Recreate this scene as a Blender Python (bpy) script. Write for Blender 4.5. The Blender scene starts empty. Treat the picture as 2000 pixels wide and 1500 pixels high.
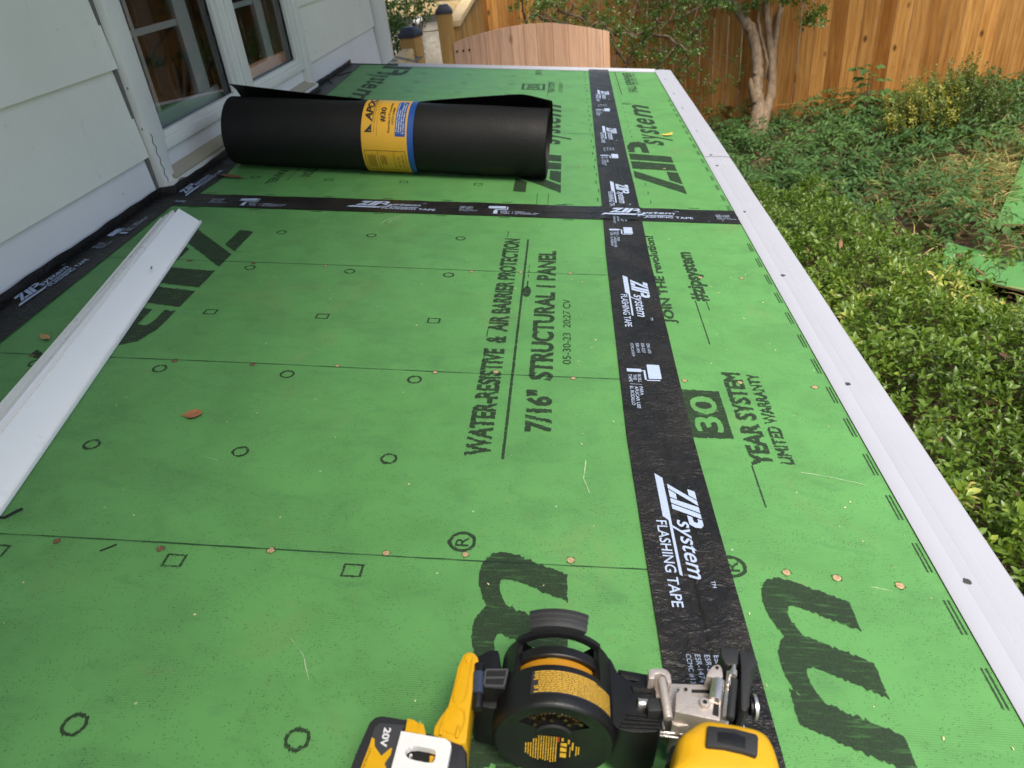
import bpy, bmesh, math, random
import numpy as np
from mathutils import Vector, Matrix
from mathutils.geometry import delaunay_2d_cdt
random.seed(7); RNG = np.random.default_rng(7)
S = bpy.context.scene; COL = S.collection
R = math.radians

# ------------------------------------------------------------------ camera
cd = bpy.data.cameras.new('camera'); cam = bpy.data.objects.new('camera', cd); COL.objects.link(cam)
S.camera = cam
cd.sensor_width = 36.0; cd.lens = 25.928; cd.clip_start = 0.02; cd.clip_end = 400
_r = Vector((0.99348718, 0.06175062, -0.09576055)); _u = Vector((0.0479484, 0.5358192, 0.84297019))
_f = Vector((-0.10336427, 0.84207164, -0.52936866))
cam.matrix_world = Matrix(((_r.x, _u.x, -_f.x, 1.116358), (_r.y, _u.y, -_f.y, -1.76981886), (_r.z, _u.z, -_f.z, 0.51943109), (0, 0, 0, 1)))
cd.dof.use_dof = True; cd.dof.focus_distance = 1.15; cd.dof.aperture_fstop = 10.0
S.render.resolution_x = 1024; S.render.resolution_y = 768

# ------------------------------------------------------------------ light
SUN_EL, SUN_AZ = 60.0, 158.0       # azimuth measured from +Y (away from the viewer) towards +X (the garden)
W = bpy.data.worlds.new('World'); S.world = W; W.use_nodes = True
wn = W.node_tree.nodes; wl = W.node_tree.links; wn.clear()
sky = wn.new('ShaderNodeTexSky'); sky.sky_type = 'NISHITA'; sky.sun_disc = False
sky.sun_elevation = R(SUN_EL); sky.sun_rotation = R(SUN_AZ); sky.air_density = 1.0; sky.dust_density = 2.5
bg = wn.new('ShaderNodeBackground'); bg.inputs['Strength'].default_value = 0.11
wo = wn.new('ShaderNodeOutputWorld'); wl.new(sky.outputs[0], bg.inputs[0]); wl.new(bg.outputs[0], wo.inputs[0])
sd = bpy.data.lights.new('sun', 'SUN'); sun = bpy.data.objects.new('sun', sd); COL.objects.link(sun)
sd.energy = 3.4; sd.angle = R(30); sd.color = (1.0, 0.93, 0.82)
_sv = Vector((math.cos(R(SUN_EL)) * math.sin(R(SUN_AZ)), math.cos(R(SUN_EL)) * math.cos(R(SUN_AZ)), math.sin(R(SUN_EL))))
sun.rotation_euler = _sv.to_track_quat('Z', 'Y').to_euler(); sun.location = _sv * 30
S.view_settings.view_transform = 'Standard'; S.view_settings.look = 'None'
S.view_settings.exposure = 0.85; S.view_settings.gamma = 1.0; S.view_settings.use_curve_mapping = False
S.render.engine = 'CYCLES'

# ------------------------------------------------------------------ frames
# the deck frame: x across the roof (0 = left edge of the long tape), y along the wall, z square to the deck
_t = R(-6.19); _M = Matrix(((math.cos(_t), 0, -math.sin(_t)), (0, 1, 0), (math.sin(_t), 0, math.cos(_t))))
_o = Vector((-1.18, 0, 0)); RM = _M.to_4x4(); RM.translation = -(_M @ _o)
ZERO = Vector((0, 0, 0))

# ------------------------------------------------------------------ materials
def mat(name):
    m = bpy.data.materials.new(name); m.use_nodes = True; n = m.node_tree.nodes; l = m.node_tree.links
    b = n['Principled BSDF']; return m, n, l, b
def setin(b, **k):
    for a, v in k.items():
        a = {'rough': 'Roughness', 'metal': 'Metallic', 'spec': 'Specular IOR Level', 'coat': 'Coat Weight', 'coatr': 'Coat Roughness'}[a]
        b.inputs[a].default_value = v
def coords(n, l, scale=(1, 1, 1), kind='Object'):
    tc = n.new('ShaderNodeTexCoord'); mp = n.new('ShaderNodeMapping'); mp.inputs['Scale'].default_value = scale
    l.new(tc.outputs[kind], mp.inputs[0]); return mp.outputs[0]
def noise(n, l, vec, scale, detail=3, rough=0.55, dist=0.0):
    t = n.new('ShaderNodeTexNoise'); t.inputs['Scale'].default_value = scale; t.inputs['Detail'].default_value = detail
    t.inputs['Roughness'].default_value = rough; t.inputs['Distortion'].default_value = dist
    l.new(vec, t.inputs['Vector']); return t.outputs['Fac']
def ramp(n, l, fac, stops):
    r = n.new('ShaderNodeValToRGB'); e = r.color_ramp.elements
    while len(e) < len(stops): e.new(0.5)
    for i, (p, c) in enumerate(stops):
        e[i].position = p; e[i].color = (*c, 1) if isinstance(c, tuple) else (c, c, c, 1)
    l.new(fac, r.inputs[0]); return r.outputs[0]
def mix(n, l, fac, a, b, mode='MIX'):
    m = n.new('ShaderNodeMix'); m.data_type = 'RGBA'; m.blend_type = mode
    for sock, v in ((m.inputs[0], fac), (m.inputs[6], a), (m.inputs[7], b)):
        if isinstance(v, (int, float)): sock.default_value = v
        elif isinstance(v, tuple): sock.default_value = (*v, 1)
        else: l.new(v, sock)
    return m.outputs[2]
def math_(n, l, op, a, b=0.0):
    m = n.new('ShaderNodeMath'); m.operation = op
    for s, v in zip(m.inputs, (a, b)):
        if isinstance(v, (int, float)): s.default_value = v
        else: l.new(v, s)
    return m.outputs[0]
def bump(n, l, b, h, strength, dist=0.01):
    k = n.new('ShaderNodeBump'); k.inputs['Strength'].default_value = strength; k.inputs['Distance'].default_value = dist
    l.new(h, k.inputs['Height']); l.new(k.outputs[0], b.inputs['Normal']); return k
def plain(name, col, rough=0.5, metal=0.0, var=0.12, vs=30.0, bs=0.0, bscale=200.0, spec=0.5):
    m, n, l, b = mat(name); v = coords(n, l)
    f = noise(n, l, v, vs, 4)
    c = mix(n, l, f, tuple(x * (1 - var) for x in col), tuple(min(1, x * (1 + var)) for x in col)); l.new(c, b.inputs['Base Color'])
    setin(b, rough=rough, metal=metal, spec=spec)
    rr = math_(n, l, 'MULTIPLY_ADD', noise(n, l, v, vs * 2.3, 3), 0.2); n[-1].inputs[2].default_value = rough - 0.1; l.new(rr, b.inputs['Roughness'])
    if bs: bump(n, l, b, noise(n, l, v, bscale, 3), bs, 0.002)
    return m

def m_green(name='green sheathing', base=(0.103, 0.285, 0.083)):
    m, n, l, b = mat(name); v = coords(n, l)
    big = noise(n, l, v, 2.6, 5, 0.6); c = mix(n, l, ramp(n, l, big, [(0.35, 0.0), (0.7, 1.0)]), tuple(x * 0.93 for x in base), tuple(x * 1.06 for x in base))
    # dusty tan smears with a shape of their own
    st = ramp(n, l, noise(n, l, v, 5.0, 6, 0.65, 0.6), [(0.58, 0.0), (0.74, 1.0)])
    c = mix(n, l, math_(n, l, 'MULTIPLY', st, 0.32), c, (0.20, 0.20, 0.085))
    s3 = ramp(n, l, noise(n, l, v, 13.0, 6, 0.7, 0.9), [(0.63, 0.0), (0.73, 1.0)]); c = mix(n, l, math_(n, l, 'MULTIPLY', s3, 0.28), c, (0.25, 0.21, 0.11))
    s4 = ramp(n, l, noise(n, l, coords(n, l, (1, 2.2, 1)), 7.0, 6, 0.75, 0.5), [(0.52, 0.0), (0.68, 1.0)]); c = mix(n, l, math_(n, l, 'MULTIPLY', s4, 0.22), c, (0.035, 0.10, 0.04))
    # scuffs
    vs = coords(n, l, (9, 15, 9)); sc = ramp(n, l, noise(n, l, vs, 1.5, 5, 0.7, 1.2), [(0.54, 0.0), (0.70, 1.0)])
    c = mix(n, l, math_(n, l, 'MULTIPLY', sc, 0.22), c, (0.03, 0.085, 0.04))
    # fine overlay ribs, strongest in worn patches
    wv = n.new('ShaderNodeTexWave'); wv.bands_direction = 'Y'; wv.inputs['Scale'].default_value = 130.0; wv.inputs['Distortion'].default_value = 0.8
    wv.inputs['Detail'].default_value = 1.0; wv.inputs['Detail Scale'].default_value = 3.0; l.new(v, wv.inputs['Vector'])
    worn = ramp(n, l, noise(n, l, v, 11.0, 4, 0.6), [(0.42, 0.1), (0.66, 1.0)])
    rb = math_(n, l, 'MULTIPLY', wv.outputs['Fac'], worn)
    c = mix(n, l, math_(n, l, 'MULTIPLY', rb, 0.6), c, tuple(x * 0.55 for x in base))
    # specks
    vo = n.new('ShaderNodeTexVoronoi'); vo.inputs['Scale'].default_value = 330.0; l.new(v, vo.inputs['Vector'])
    sp = math_(n, l, 'MULTIPLY', math_(n, l, 'LESS_THAN', vo.outputs['Distance'], 0.20), math_(n, l, 'GREATER_THAN', noise(n, l, v, 34.0, 3), 0.47))
    c = mix(n, l, math_(n, l, 'MULTIPLY', sp, 0.75), c, (0.02, 0.045, 0.02))
    v2 = n.new('ShaderNodeTexVoronoi'); v2.inputs['Scale'].default_value = 24.0; l.new(v, v2.inputs['Vector'])
    s2 = math_(n, l, 'LESS_THAN', v2.outputs['Distance'], 0.035)
    c = mix(n, l, math_(n, l, 'MULTIPLY', s2, 0.6), c, (0.5, 0.55, 0.38))
    # thin pale scratches
    vx = coords(n, l, (3, 60, 3)); 
    l.new(c, b.inputs['Base Color']); setin(b, rough=0.5, spec=0.35)
    l.new(math_(n, l, 'MULTIPLY_ADD', big, 0.25), b.inputs['Roughness']); n[-1].inputs[2].default_value = 0.38
    h = math_(n, l, 'ADD', math_(n, l, 'MULTIPLY', rb, 0.6), noise(n, l, v, 420.0, 2)); bump(n, l, b, h, 0.25, 0.0012)
    return m

def m_ink(name, col, cover=0.88, fade=0.35, streak=(260, 6, 1), rough=0.6):
    m, n, l, b = mat(name); out = n['Material Output']
    b.inputs['Base Color'].default_value = (*col, 1); setin(b, rough=rough, spec=0.3)
    v = coords(n, l, streak); v2 = coords(n, l)
    a = ramp(n, l, noise(n, l, v, 1.0, 3, 0.6), [(fade - 0.04, cover * 0.6), (fade + 0.05, cover)])
    a2 = ramp(n, l, noise(n, l, v2, 700.0, 2), [(0.30, 0.72), (0.50, 1.0)])
    t = n.new('ShaderNodeBsdfTransparent'); mx = n.new('ShaderNodeMixShader')
    l.new(math_(n, l, 'MULTIPLY', a, a2), mx.inputs[0]); l.new(t.outputs[0], mx.inputs[1]); l.new(b.outputs[0], mx.inputs[2]); l.new(mx.outputs[0], out.inputs[0])
    return m

def m_tape():
    m, n, l, b = mat('black flashing tape film'); v = coords(n, l)
    c = mix(n, l, ramp(n, l, noise(n, l, v, 9.0, 5, 0.65), [(0.4, 0.0), (0.75, 1.0)]), (0.009, 0.0085, 0.008), (0.026, 0.022, 0.018)); l.new(c, b.inputs['Base Color'])
    setin(b, rough=0.34, spec=0.4)
    w1 = noise(n, l, v, 42.0, 4, 0.6, 1.6); w2 = noise(n, l, coords(n, l, (1, 1.9, 1)), 150.0, 3, 0.6, 1.0)
    msk = ramp(n, l, noise(n, l, v, 5.0, 3), [(0.4, 0.25), (0.62, 1.0)])
    h = math_(n, l, 'ADD', w1, math_(n, l, 'MULTIPLY', math_(n, l, 'MULTIPLY', w2, msk), 0.55)); bump(n, l, b, h, 0.9, 0.005)
    l.new(math_(n, l, 'MULTIPLY_ADD', noise(n, l, v, 14.0, 3), 0.25), b.inputs['Roughness']); n[-1].inputs[2].default_value = 0.22
    return m

def m_wood(name, c1, c2, axis='Z', grain=1.0, knots=0.0, rough=0.65, tint=True):
    m, n, l, b = mat(name)
    sc = {'Z': (22, 22, 1.1), 'X': (1.1, 22, 22), 'Y': (22, 1.1, 22)}[axis]
    v = coords(n, l, sc); v0 = coords(n, l)
    oi = n.new('ShaderNodeAttribute'); oi.attribute_name = 'tint'; oi.attribute_type = 'GEOMETRY'
    add = n.new('ShaderNodeVectorMath'); add.operation = 'ADD'; sc_ = n.new('ShaderNodeVectorMath'); sc_.operation = 'SCALE'; sc_.inputs['Scale'].default_value = 37.0
    l.new(oi.outputs['Color'], sc_.inputs[0]); l.new(v, add.inputs[0]); l.new(sc_.outputs[0], add.inputs[1])
    g = noise(n, l, add.outputs[0], 1.6 * grain, 7, 0.62, 0.5)
    c = mix(n, l, ramp(n, l, g, [(0.32, 0.0), (0.68, 1.0)]), c1, c2)
    g2 = noise(n, l, add.outputs[0], 6.0 * grain, 4, 0.6, 0.3)
    c = mix(n, l, math_(n, l, 'MULTIPLY', ramp(n, l, g2, [(0.5, 0.0), (0.75, 1.0)]), 0.4), c, tuple(x * 0.45 for x in c1))
    if tint:
        tf = ramp(n, l, oi.outputs['Fac'], [(0.0, (0.62, 0.50, 0.36)), (0.5, (1.0, 1.0, 1.0)), (1.0, (1.25, 1.22, 1.15))]); c = mix(n, l, 1.0, c, tf, 'MULTIPLY')
    if knots:
        vk = n.new('ShaderNodeTexVoronoi'); vk.inputs['Scale'].default_value = 1.0
        kc = coords(n, l, {'Z': (5.5, 5.5, 3.0), 'X': (3.0, 5.5, 5.5), 'Y': (5.5, 3.0, 5.5)}[axis]); l.new(kc, vk.inputs['Vector'])
        k = ramp(n, l, vk.outputs['Distance'], [(0.05, 1.0), (0.13, 0.0)]); c = mix(n, l, math_(n, l, 'MULTIPLY', k, knots), c, (0.07, 0.025, 0.008))
    l.new(c, b.inputs['Base Color']); setin(b, rough=rough, spec=0.25); bump(n, l, b, g2, 0.25, 0.003)
    return m

def m_leaf(name, stops, rough=0.42, trans=0.35, spec=0.4):
    m, n, l, b = mat(name); out = n['Material Output']
    a = n.new('ShaderNodeAttribute'); a.attribute_name = 'tint'; a.attribute_type = 'GEOMETRY'
    c = ramp(n, l, a.outputs['Fac'], stops)
    v = coords(n, l); c = mix(n, l, math_(n, l, 'MULTIPLY', noise(n, l, v, 90.0, 2), 0.25), c, (0.03, 0.04, 0.01))
    l.new(c, b.inputs['Base Color']); setin(b, rough=rough, spec=spec)
    t = n.new('ShaderNodeBsdfTranslucent'); tc = mix(n, l, 1.0, c, (1.5, 1.45, 0.7), 'MULTIPLY'); l.new(tc, t.inputs['Color'])
    mx = n.new('ShaderNodeMixShader'); mx.inputs[0].default_value = trans; l.new(b.outputs[0], mx.inputs[1]); l.new(t.outputs[0], mx.inputs[2]); l.new(mx.outputs[0], out.inputs[0])
    return m

def m_siding(name, col, grime=0.5):
    m, n, l, b = mat(name); v = coords(n, l)
    c = mix(n, l, ramp(n, l, noise(n, l, v, 3.0, 5, 0.6), [(0.3, 0.0), (0.75, 1.0)]), col, tuple(x * 0.9 for x in col))
    g = ramp(n, l, noise(n, l, coords(n, l, (1, 1, 0.35)), 26.0, 5, 0.7, 0.7), [(0.62, 0.0), (0.82, 1.0)])
    c = mix(n, l, math_(n, l, 'MULTIPLY', g, grime), c, tuple(x * 0.35 for x in col))
    vo = n.new('ShaderNodeTexVoronoi'); vo.inputs['Scale'].default_value = 1.0; l.new(coords(n, l, (30, 30, 18)), vo.inputs['Vector'])
    sp = math_(n, l, 'MULTIPLY', math_(n, l, 'LESS_THAN', vo.outputs['Distance'], 0.068), math_(n, l, 'GREATER_THAN', noise(n, l, v, 12.0, 2), 0.5))
    c = mix(n, l, math_(n, l, 'MULTIPLY', sp, 0.75), c, (0.07, 0.07, 0.06))
    l.new(c, b.inputs['Base Color']); setin(b, rough=0.5, spec=0.35); bump(n, l, b, noise(n, l, v, 60.0, 4), 0.12, 0.004)
    return m

MT = {}
MT['green'] = m_green()
MT['ink'] = m_ink('faded black panel ink', (0.021, 0.032, 0.019), 0.80, 0.40, (30, 260, 1))
MT['tapeink'] = m_ink('pale blue tape ink', (0.40, 0.48, 0.64), 0.96, 0.30, (60, 60, 1), 0.45)
MT['tape'] = m_tape()
MT['alu'] = plain('white coated metal', (0.365, 0.372, 0.42), 0.42, 0.0, 0.04, 8, 0.05, 30)  # white metal with its colour lowered to offset the sun on it
MT['alu_loose'] = plain('bright white coated metal', (0.88, 0.88, 0.87), 0.3, 0.0, 0.04, 8, 0.05, 30)  # same metal as the edges, colour raised to offset the eave shade
MT['nailtan'] = plain('nail head in torn wood', (0.40, 0.27, 0.145), 0.5, 0.0, 0.7, 300, 0.6, 400)
MT['torn'] = plain('torn green coating', (0.030, 0.075, 0.025), 0.7, 0.0, 0.5, 300)  # ring round each nail head, also holds the dark of its recess
MT['nailrust'] = plain('rusty nail head', (0.16, 0.07, 0.035), 0.6, 0.0, 0.4, 150)
MT['nailgrey'] = plain('grey nail head', (0.10, 0.095, 0.085), 0.45, 0.6, 0.3, 150)
MT['sheath_edge'] = plain('strand board edge', (0.36, 0.24, 0.12), 0.8, 0, 0.5, 120, 0.5, 150)
MT['lumber'] = m_wood('rough framing lumber', (0.30, 0.20, 0.10), (0.48, 0.34, 0.19), 'Y')
MT['siding'] = m_siding('grey green painted siding', (0.77, 0.77, 0.68))
MT['siding_new'] = m_siding('cleaner pale siding board', (0.75, 0.755, 0.745), 0.15)
MT['sash'] = plain('clean white sash paint', (0.86, 0.87, 0.85), 0.45, 0, 0.05)
MT['trim'] = m_siding('weathered white trim paint', (0.74, 0.74, 0.69), 0.4)
MT['trim_bare'] = m_siding('dusty beige sill paint', (0.38, 0.34, 0.25), 0.5)
MT['bare_wood'] = m_wood('bare grey wood', (0.22, 0.17, 0.12), (0.34, 0.28, 0.21), 'Y', 1.6, tint=False)
MT['black_plastic'] = plain('black moulded plastic', (0.0065, 0.0065, 0.007), 0.42, 0, 0.12, 60, 0.18, 900, 0.4)
MT['black_rubber'] = plain('black soft rubber', (0.016, 0.0165, 0.018), 0.6, 0, 0.12, 60, 0.2, 700)
MT['dark'] = plain('dark cavity', (0.006, 0.006, 0.006), 0.8)  # near-black stands for shade in holes and slots, also for small black bits
MT['yellow'] = plain('yellow tool plastic', (0.60, 0.325, 0.006), 0.38, 0, 0.10, 70, 0.06, 500)
MT['yellow_print'] = plain('gold print', (0.62, 0.36, 0.03), 0.5, 0, 0.2, 300)
MT['red_print'] = plain('red print', (0.35, 0.03, 0.02), 0.5)
MT['white_print'] = plain('white print', (0.62, 0.62, 0.62), 0.5, 0, 0.04)
MT['metal'] = plain('cast bare metal', (0.52, 0.46, 0.42), 0.42, 0.55, 0.1, 60, 0.25, 500)
MT['steel'] = plain('polished steel', (0.60, 0.57, 0.54), 0.28, 0.85, 0.1, 60)
MT['brass'] = plain('coppery nail wire', (0.26, 0.17, 0.09), 0.35, 1.0, 0.2, 80)
MT['blue_sheen'] = plain('blue grey plastic', (0.035, 0.045, 0.075), 0.25)
MT['felt'] = plain('black asphalt felt', (0.0072, 0.0067, 0.0065), 0.58, 0, 0.3, 14, 0.35, 260, 0.3)
MT['label_yellow'] = plain('orange yellow paper', (0.68, 0.36, 0.03), 0.45, 0, 0.06, 16)
MT['label_blue'] = plain('blue paper', (0.015, 0.07, 0.28), 0.42, 0, 0.08, 16)
MT['label_ink'] = plain('black label print', (0.02, 0.018, 0.012), 0.5)
MT['dry_leaf'] = plain('dry brown leaf', (0.30, 0.12, 0.05), 0.55, 0, 0.4, 90, 0.4, 200)

# ------------------------------------------------------------------ mesh helpers
def tag(o, label=None, cat=None, group=None, kind=None):
    if label: o['label'] = label
    if cat: o['category'] = cat
    if group: o['group'] = group
    if kind: o['kind'] = kind
    return o
def thing(name, label, cat, loc=(0, 0, 0), mw=None, group=None):
    o = bpy.data.objects.new(name, None); COL.objects.link(o); o.empty_display_size = 0.05
    if mw is not None: o.matrix_world = mw
    else: o.location = loc
    return tag(o, label, cat, group)
def deck_thing(name, label, cat, base, group=None):
    return thing(name, label, cat, mw=RM @ Matrix.Translation(Vector(base)), group=group)
class Buf:
    def __init__(s): s.v = []; s.f = []; s.t = []; s.m = []
    def add(s, vs, fs, tint=0.5, mi=0):
        o = len(s.v); s.v += [tuple(p) for p in vs]
        for f in fs: s.f.append(tuple(i + o for i in f)); s.t.append(tint); s.m.append(mi)
        return s
    def box(s, x0, x1, y0, y1, z0, z1, tint=0.5, mi=0):
        vs = [(x, y, z) for z in (z0, z1) for y in (y0, y1) for x in (x0, x1)]
        return s.add(vs, [(0, 2, 3, 1), (4, 5, 7, 6), (0, 1, 5, 4), (2, 6, 7, 3), (0, 4, 6, 2), (1, 3, 7, 5)], tint, mi)
    def hexa(s, vs, tint=0.5, mi=0):
        return s.add(vs, [(0, 2, 3, 1), (4, 5, 7, 6), (0, 1, 5, 4), (2, 6, 7, 3), (0, 4, 6, 2), (1, 3, 7, 5)], tint, mi)
    def beam(s, p0, p1, w, h, up=(0, 0, 1), tint=0.5):
        p0, p1 = Vector(p0), Vector(p1); d = (p1 - p0).normalized(); sd = d.cross(Vector(up)).normalized(); u = sd.cross(d)
        vs = [p + sd * a * w / 2 + u * b * h / 2 for p in (p0, p1) for b in (-1, 1) for a in (-1, 1)]
        return s.add(vs, [(0, 2, 3, 1), (4, 5, 7, 6), (0, 1, 5, 4), (2, 6, 7, 3), (0, 4, 6, 2), (1, 3, 7, 5)], tint)
    def tube(s, pts, rad, n=8, cap=True, tint=0.5, mi=0):
        pts = [Vector(p) for p in pts]; rad = [rad] * len(pts) if isinstance(rad, (int, float)) else rad
        ref = Vector((0, 0, 1)); o = []; prev = None
        for i, p in enumerate(pts):
            d = (pts[min(i + 1, len(pts) - 1)] - pts[max(i - 1, 0)]).normalized()
            a = d.cross(ref if abs(d.z) < 0.9 else Vector((1, 0, 0))).normalized() if prev is None else (prev - d * prev.dot(d)).normalized()
            prev = a; c = d.cross(a)
            o.append([p + (a * math.cos(2 * math.pi * k / n) + c * math.sin(2 * math.pi * k / n)) * rad[i] for k in range(n)])
        fs = [(i * n + k, i * n + (k + 1) % n, (i + 1) * n + (k + 1) % n, (i + 1) * n + k) for i in range(len(pts) - 1) for k in range(n)]
        if cap: fs += [tuple(range(n))[::-1], tuple((len(pts) - 1) * n + k for k in range(n))]
        return s.add([q for r_ in o for q in r_], fs, tint, mi)
    def grid(s, fn, us, vs_, tint=0.5, mi=0, flip=False):
        nu, nv = len(us), len(vs_); P = [fn(a, b) for a in us for b in vs_]
        fs = [(i * nv + j, (i + 1) * nv + j, (i + 1) * nv + j + 1, i * nv + j + 1) for i in range(nu - 1) for j in range(nv - 1)]
        if flip: fs = [f[::-1] for f in fs]
        return s.add(P, fs, tint, mi)
    def obj(s, name, mats, parent=None, smooth=False, base=None, bevel=0, normals=True, angle=40):
        me = bpy.data.meshes.new(name); vs = s.v
        if base is not None: bx, by, bz = base; vs = [(x - bx, y - by, z - bz) for x, y, z in vs]
        me.from_pydata(vs, [], s.f); mats = mats if isinstance(mats, (list, tuple)) else [mats]
        for m in mats: me.materials.append(m)
        if len(mats) > 1: me.polygons.foreach_set('material_index', s.m)
        at = me.attributes.new('tint', 'FLOAT', 'FACE'); at.data.foreach_set('value', np.array(s.t, dtype=np.float32))
        if normals or bevel:
            bm = bmesh.new(); bm.from_mesh(me); 
            if normals: bmesh.ops.recalc_face_normals(bm, faces=bm.faces)
            if bevel:
                es = [e for e in bm.edges if len(e.link_faces) == 2 and e.calc_face_angle(0) > 0.6]
                bmesh.ops.bevel(bm, geom=es, offset=bevel, segments=2, profile=0.6, affect='EDGES', clamp_overlap=True)
            bm.to_mesh(me); bm.free()
        if smooth or bevel:
            me.polygons.foreach_set('use_smooth', [True] * len(me.polygons)); me.set_sharp_from_angle(angle=R(angle))
        o = bpy.data.objects.new(name, me); COL.objects.link(o)
        if parent: o.parent = parent
        return o
def prism(buf, poly, z0, z1, tint=0.5, top_in=0.0, mi=0):
    """an upright prism over an outline (optionally drawn in a little at the top)"""
    n = len(poly); cx = sum(p[0] for p in poly) / n; cy = sum(p[1] for p in poly) / n
    def sh(p):
        d = math.hypot(p[0] - cx, p[1] - cy) or 1; k = 1 - top_in / d; return (cx + (p[0] - cx) * k, cy + (p[1] - cy) * k)
    buf.add([(x, y, z0) for x, y in poly] + [(*sh(p), z1) for p in poly],
            [tuple(range(n))[::-1], tuple(range(n, 2 * n))] + [(i, (i + 1) % n, n + (i + 1) % n, n + i) for i in range(n)], tint, mi)
    return buf
def smooth_poly(poly, it=1):
    for _ in range(it):
        q = []
        for i, p in enumerate(poly):
            a = poly[(i + 1) % len(poly)]
            q += [(p[0] * .75 + a[0] * .25, p[1] * .75 + a[1] * .25), (p[0] * .25 + a[0] * .75, p[1] * .25 + a[1] * .75)]
        poly = q
    return poly

# ------------------------------------------------------------------ lettering: outlines of the built-in typeface, fitted into boxes
_tc = {}
def glyph_loops(s, shear=0.0, off=0.0):
    k = (s, shear, off)
    if k in _tc: return _tc[k]
    c = bpy.data.curves.new('lettering', 'FONT'); c.body = s; c.size = 1; c.shear = shear; c.fill_mode = 'NONE'; c.resolution_u = 4
    o = bpy.data.objects.new('lettering', c); COL.objects.link(o); dg = bpy.context.evaluated_depsgraph_get(); dg.update()
    me = bpy.data.meshes.new_from_object(o.evaluated_get(dg)); nb = {}
    for e in me.edges: a, b = e.vertices; nb.setdefault(a, []).append(b); nb.setdefault(b, []).append(a)
    seen = set(); loops = []
    for st in nb:
        if st in seen: continue
        lp = [st]; seen.add(st); cur = st
        while True:
            nx = [q for q in nb[cur] if q not in seen]
            if not nx: break
            cur = nx[0]; seen.add(cur); lp.append(cur)
        if len(lp) > 2: loops.append([(me.vertices[i].co.x, me.vertices[i].co.y) for i in lp])
    bpy.data.objects.remove(o); bpy.data.meshes.remove(me); bpy.data.curves.remove(c)
    if off:                                                               # heavier strokes: outlines grow, counters shrink
        bb = [(min(p[0] for p in l), max(p[0] for p in l), min(p[1] for p in l), max(p[1] for p in l)) for l in loops]; new = []
        for i, l in enumerate(loops):
            l = [p for j, p in enumerate(l) if math.hypot(p[0] - l[j - 1][0], p[1] - l[j - 1][1]) > 1e-5]; n = len(l)
            hole = any(j != i and bb[j][0] < bb[i][0] and bb[i][1] < bb[j][1] and bb[j][2] < bb[i][2] and bb[i][3] < bb[j][3] for j in range(len(loops)))
            A = sum(l[j - 1][0] * l[j][1] - l[j][0] * l[j - 1][1] for j in range(n)); sg = (1 if A > 0 else -1) * (-1 if hole else 1); q = []
            d = off * .5 if not hole else min(off * .5, .28 * min(bb[i][1] - bb[i][0], bb[i][3] - bb[i][2]))
            for j in range(n):
                a, p, b_ = l[j - 1], l[j], l[(j + 1) % n]; e0 = Vector((p[0] - a[0], p[1] - a[1])).normalized(); e1 = Vector((b_[0] - p[0], b_[1] - p[1])).normalized()
                n0 = Vector((e0.y, -e0.x)); n1 = Vector((e1.y, -e1.x)); m_ = n0 + n1; m_ = m_.normalized() if m_.length > .2 else n1; w_ = d / max(.55, m_.dot(n1)); q.append((p[0] + sg * m_.x * w_, p[1] + sg * m_.y * w_))
            new.append(q)
        loops = new
    _tc[k] = loops
    return loops
def text(s, u0, u1, v0, v1, shear=0.0, off=0.0):
    """loops of s, its width fitted to u0..u1 and its capital (or x) height to v0..v1"""
    L = glyph_loops(s, shear, off); xs = [p[0] for l in L for p in l]; ys = [p[1] for l in L for p in l]
    a, b = min(xs), max(xs); lo = 0.0 if any(ch in s for ch in 'gypqj,') else min(ys); hi = max(ys)
    return [[(u0 + (x - a) / (b - a) * (u1 - u0), v0 + (y - lo) / (hi - lo) * (v1 - v0)) for x, y in l] for l in L]
def dens(loop, step):
    o = []
    for i, p in enumerate(loop):
        q = loop[(i + 1) % len(loop)]; d = math.hypot(q[0] - p[0], q[1] - p[1]); k = max(1, int(d / step))
        o += [(p[0] + (q[0] - p[0]) * j / k, p[1] + (q[1] - p[1]) * j / k) for j in range(k)]
    return o
def within(p, l):
    r = False
    for i in range(len(l)):
        (xi, yi), (xj, yj) = l[i], l[i - 1]
        if (yi > p[1]) != (yj > p[1]) and p[0] < (xj - xi) * (p[1] - yi) / (yj - yi) + xi: r = not r
    return r
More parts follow.
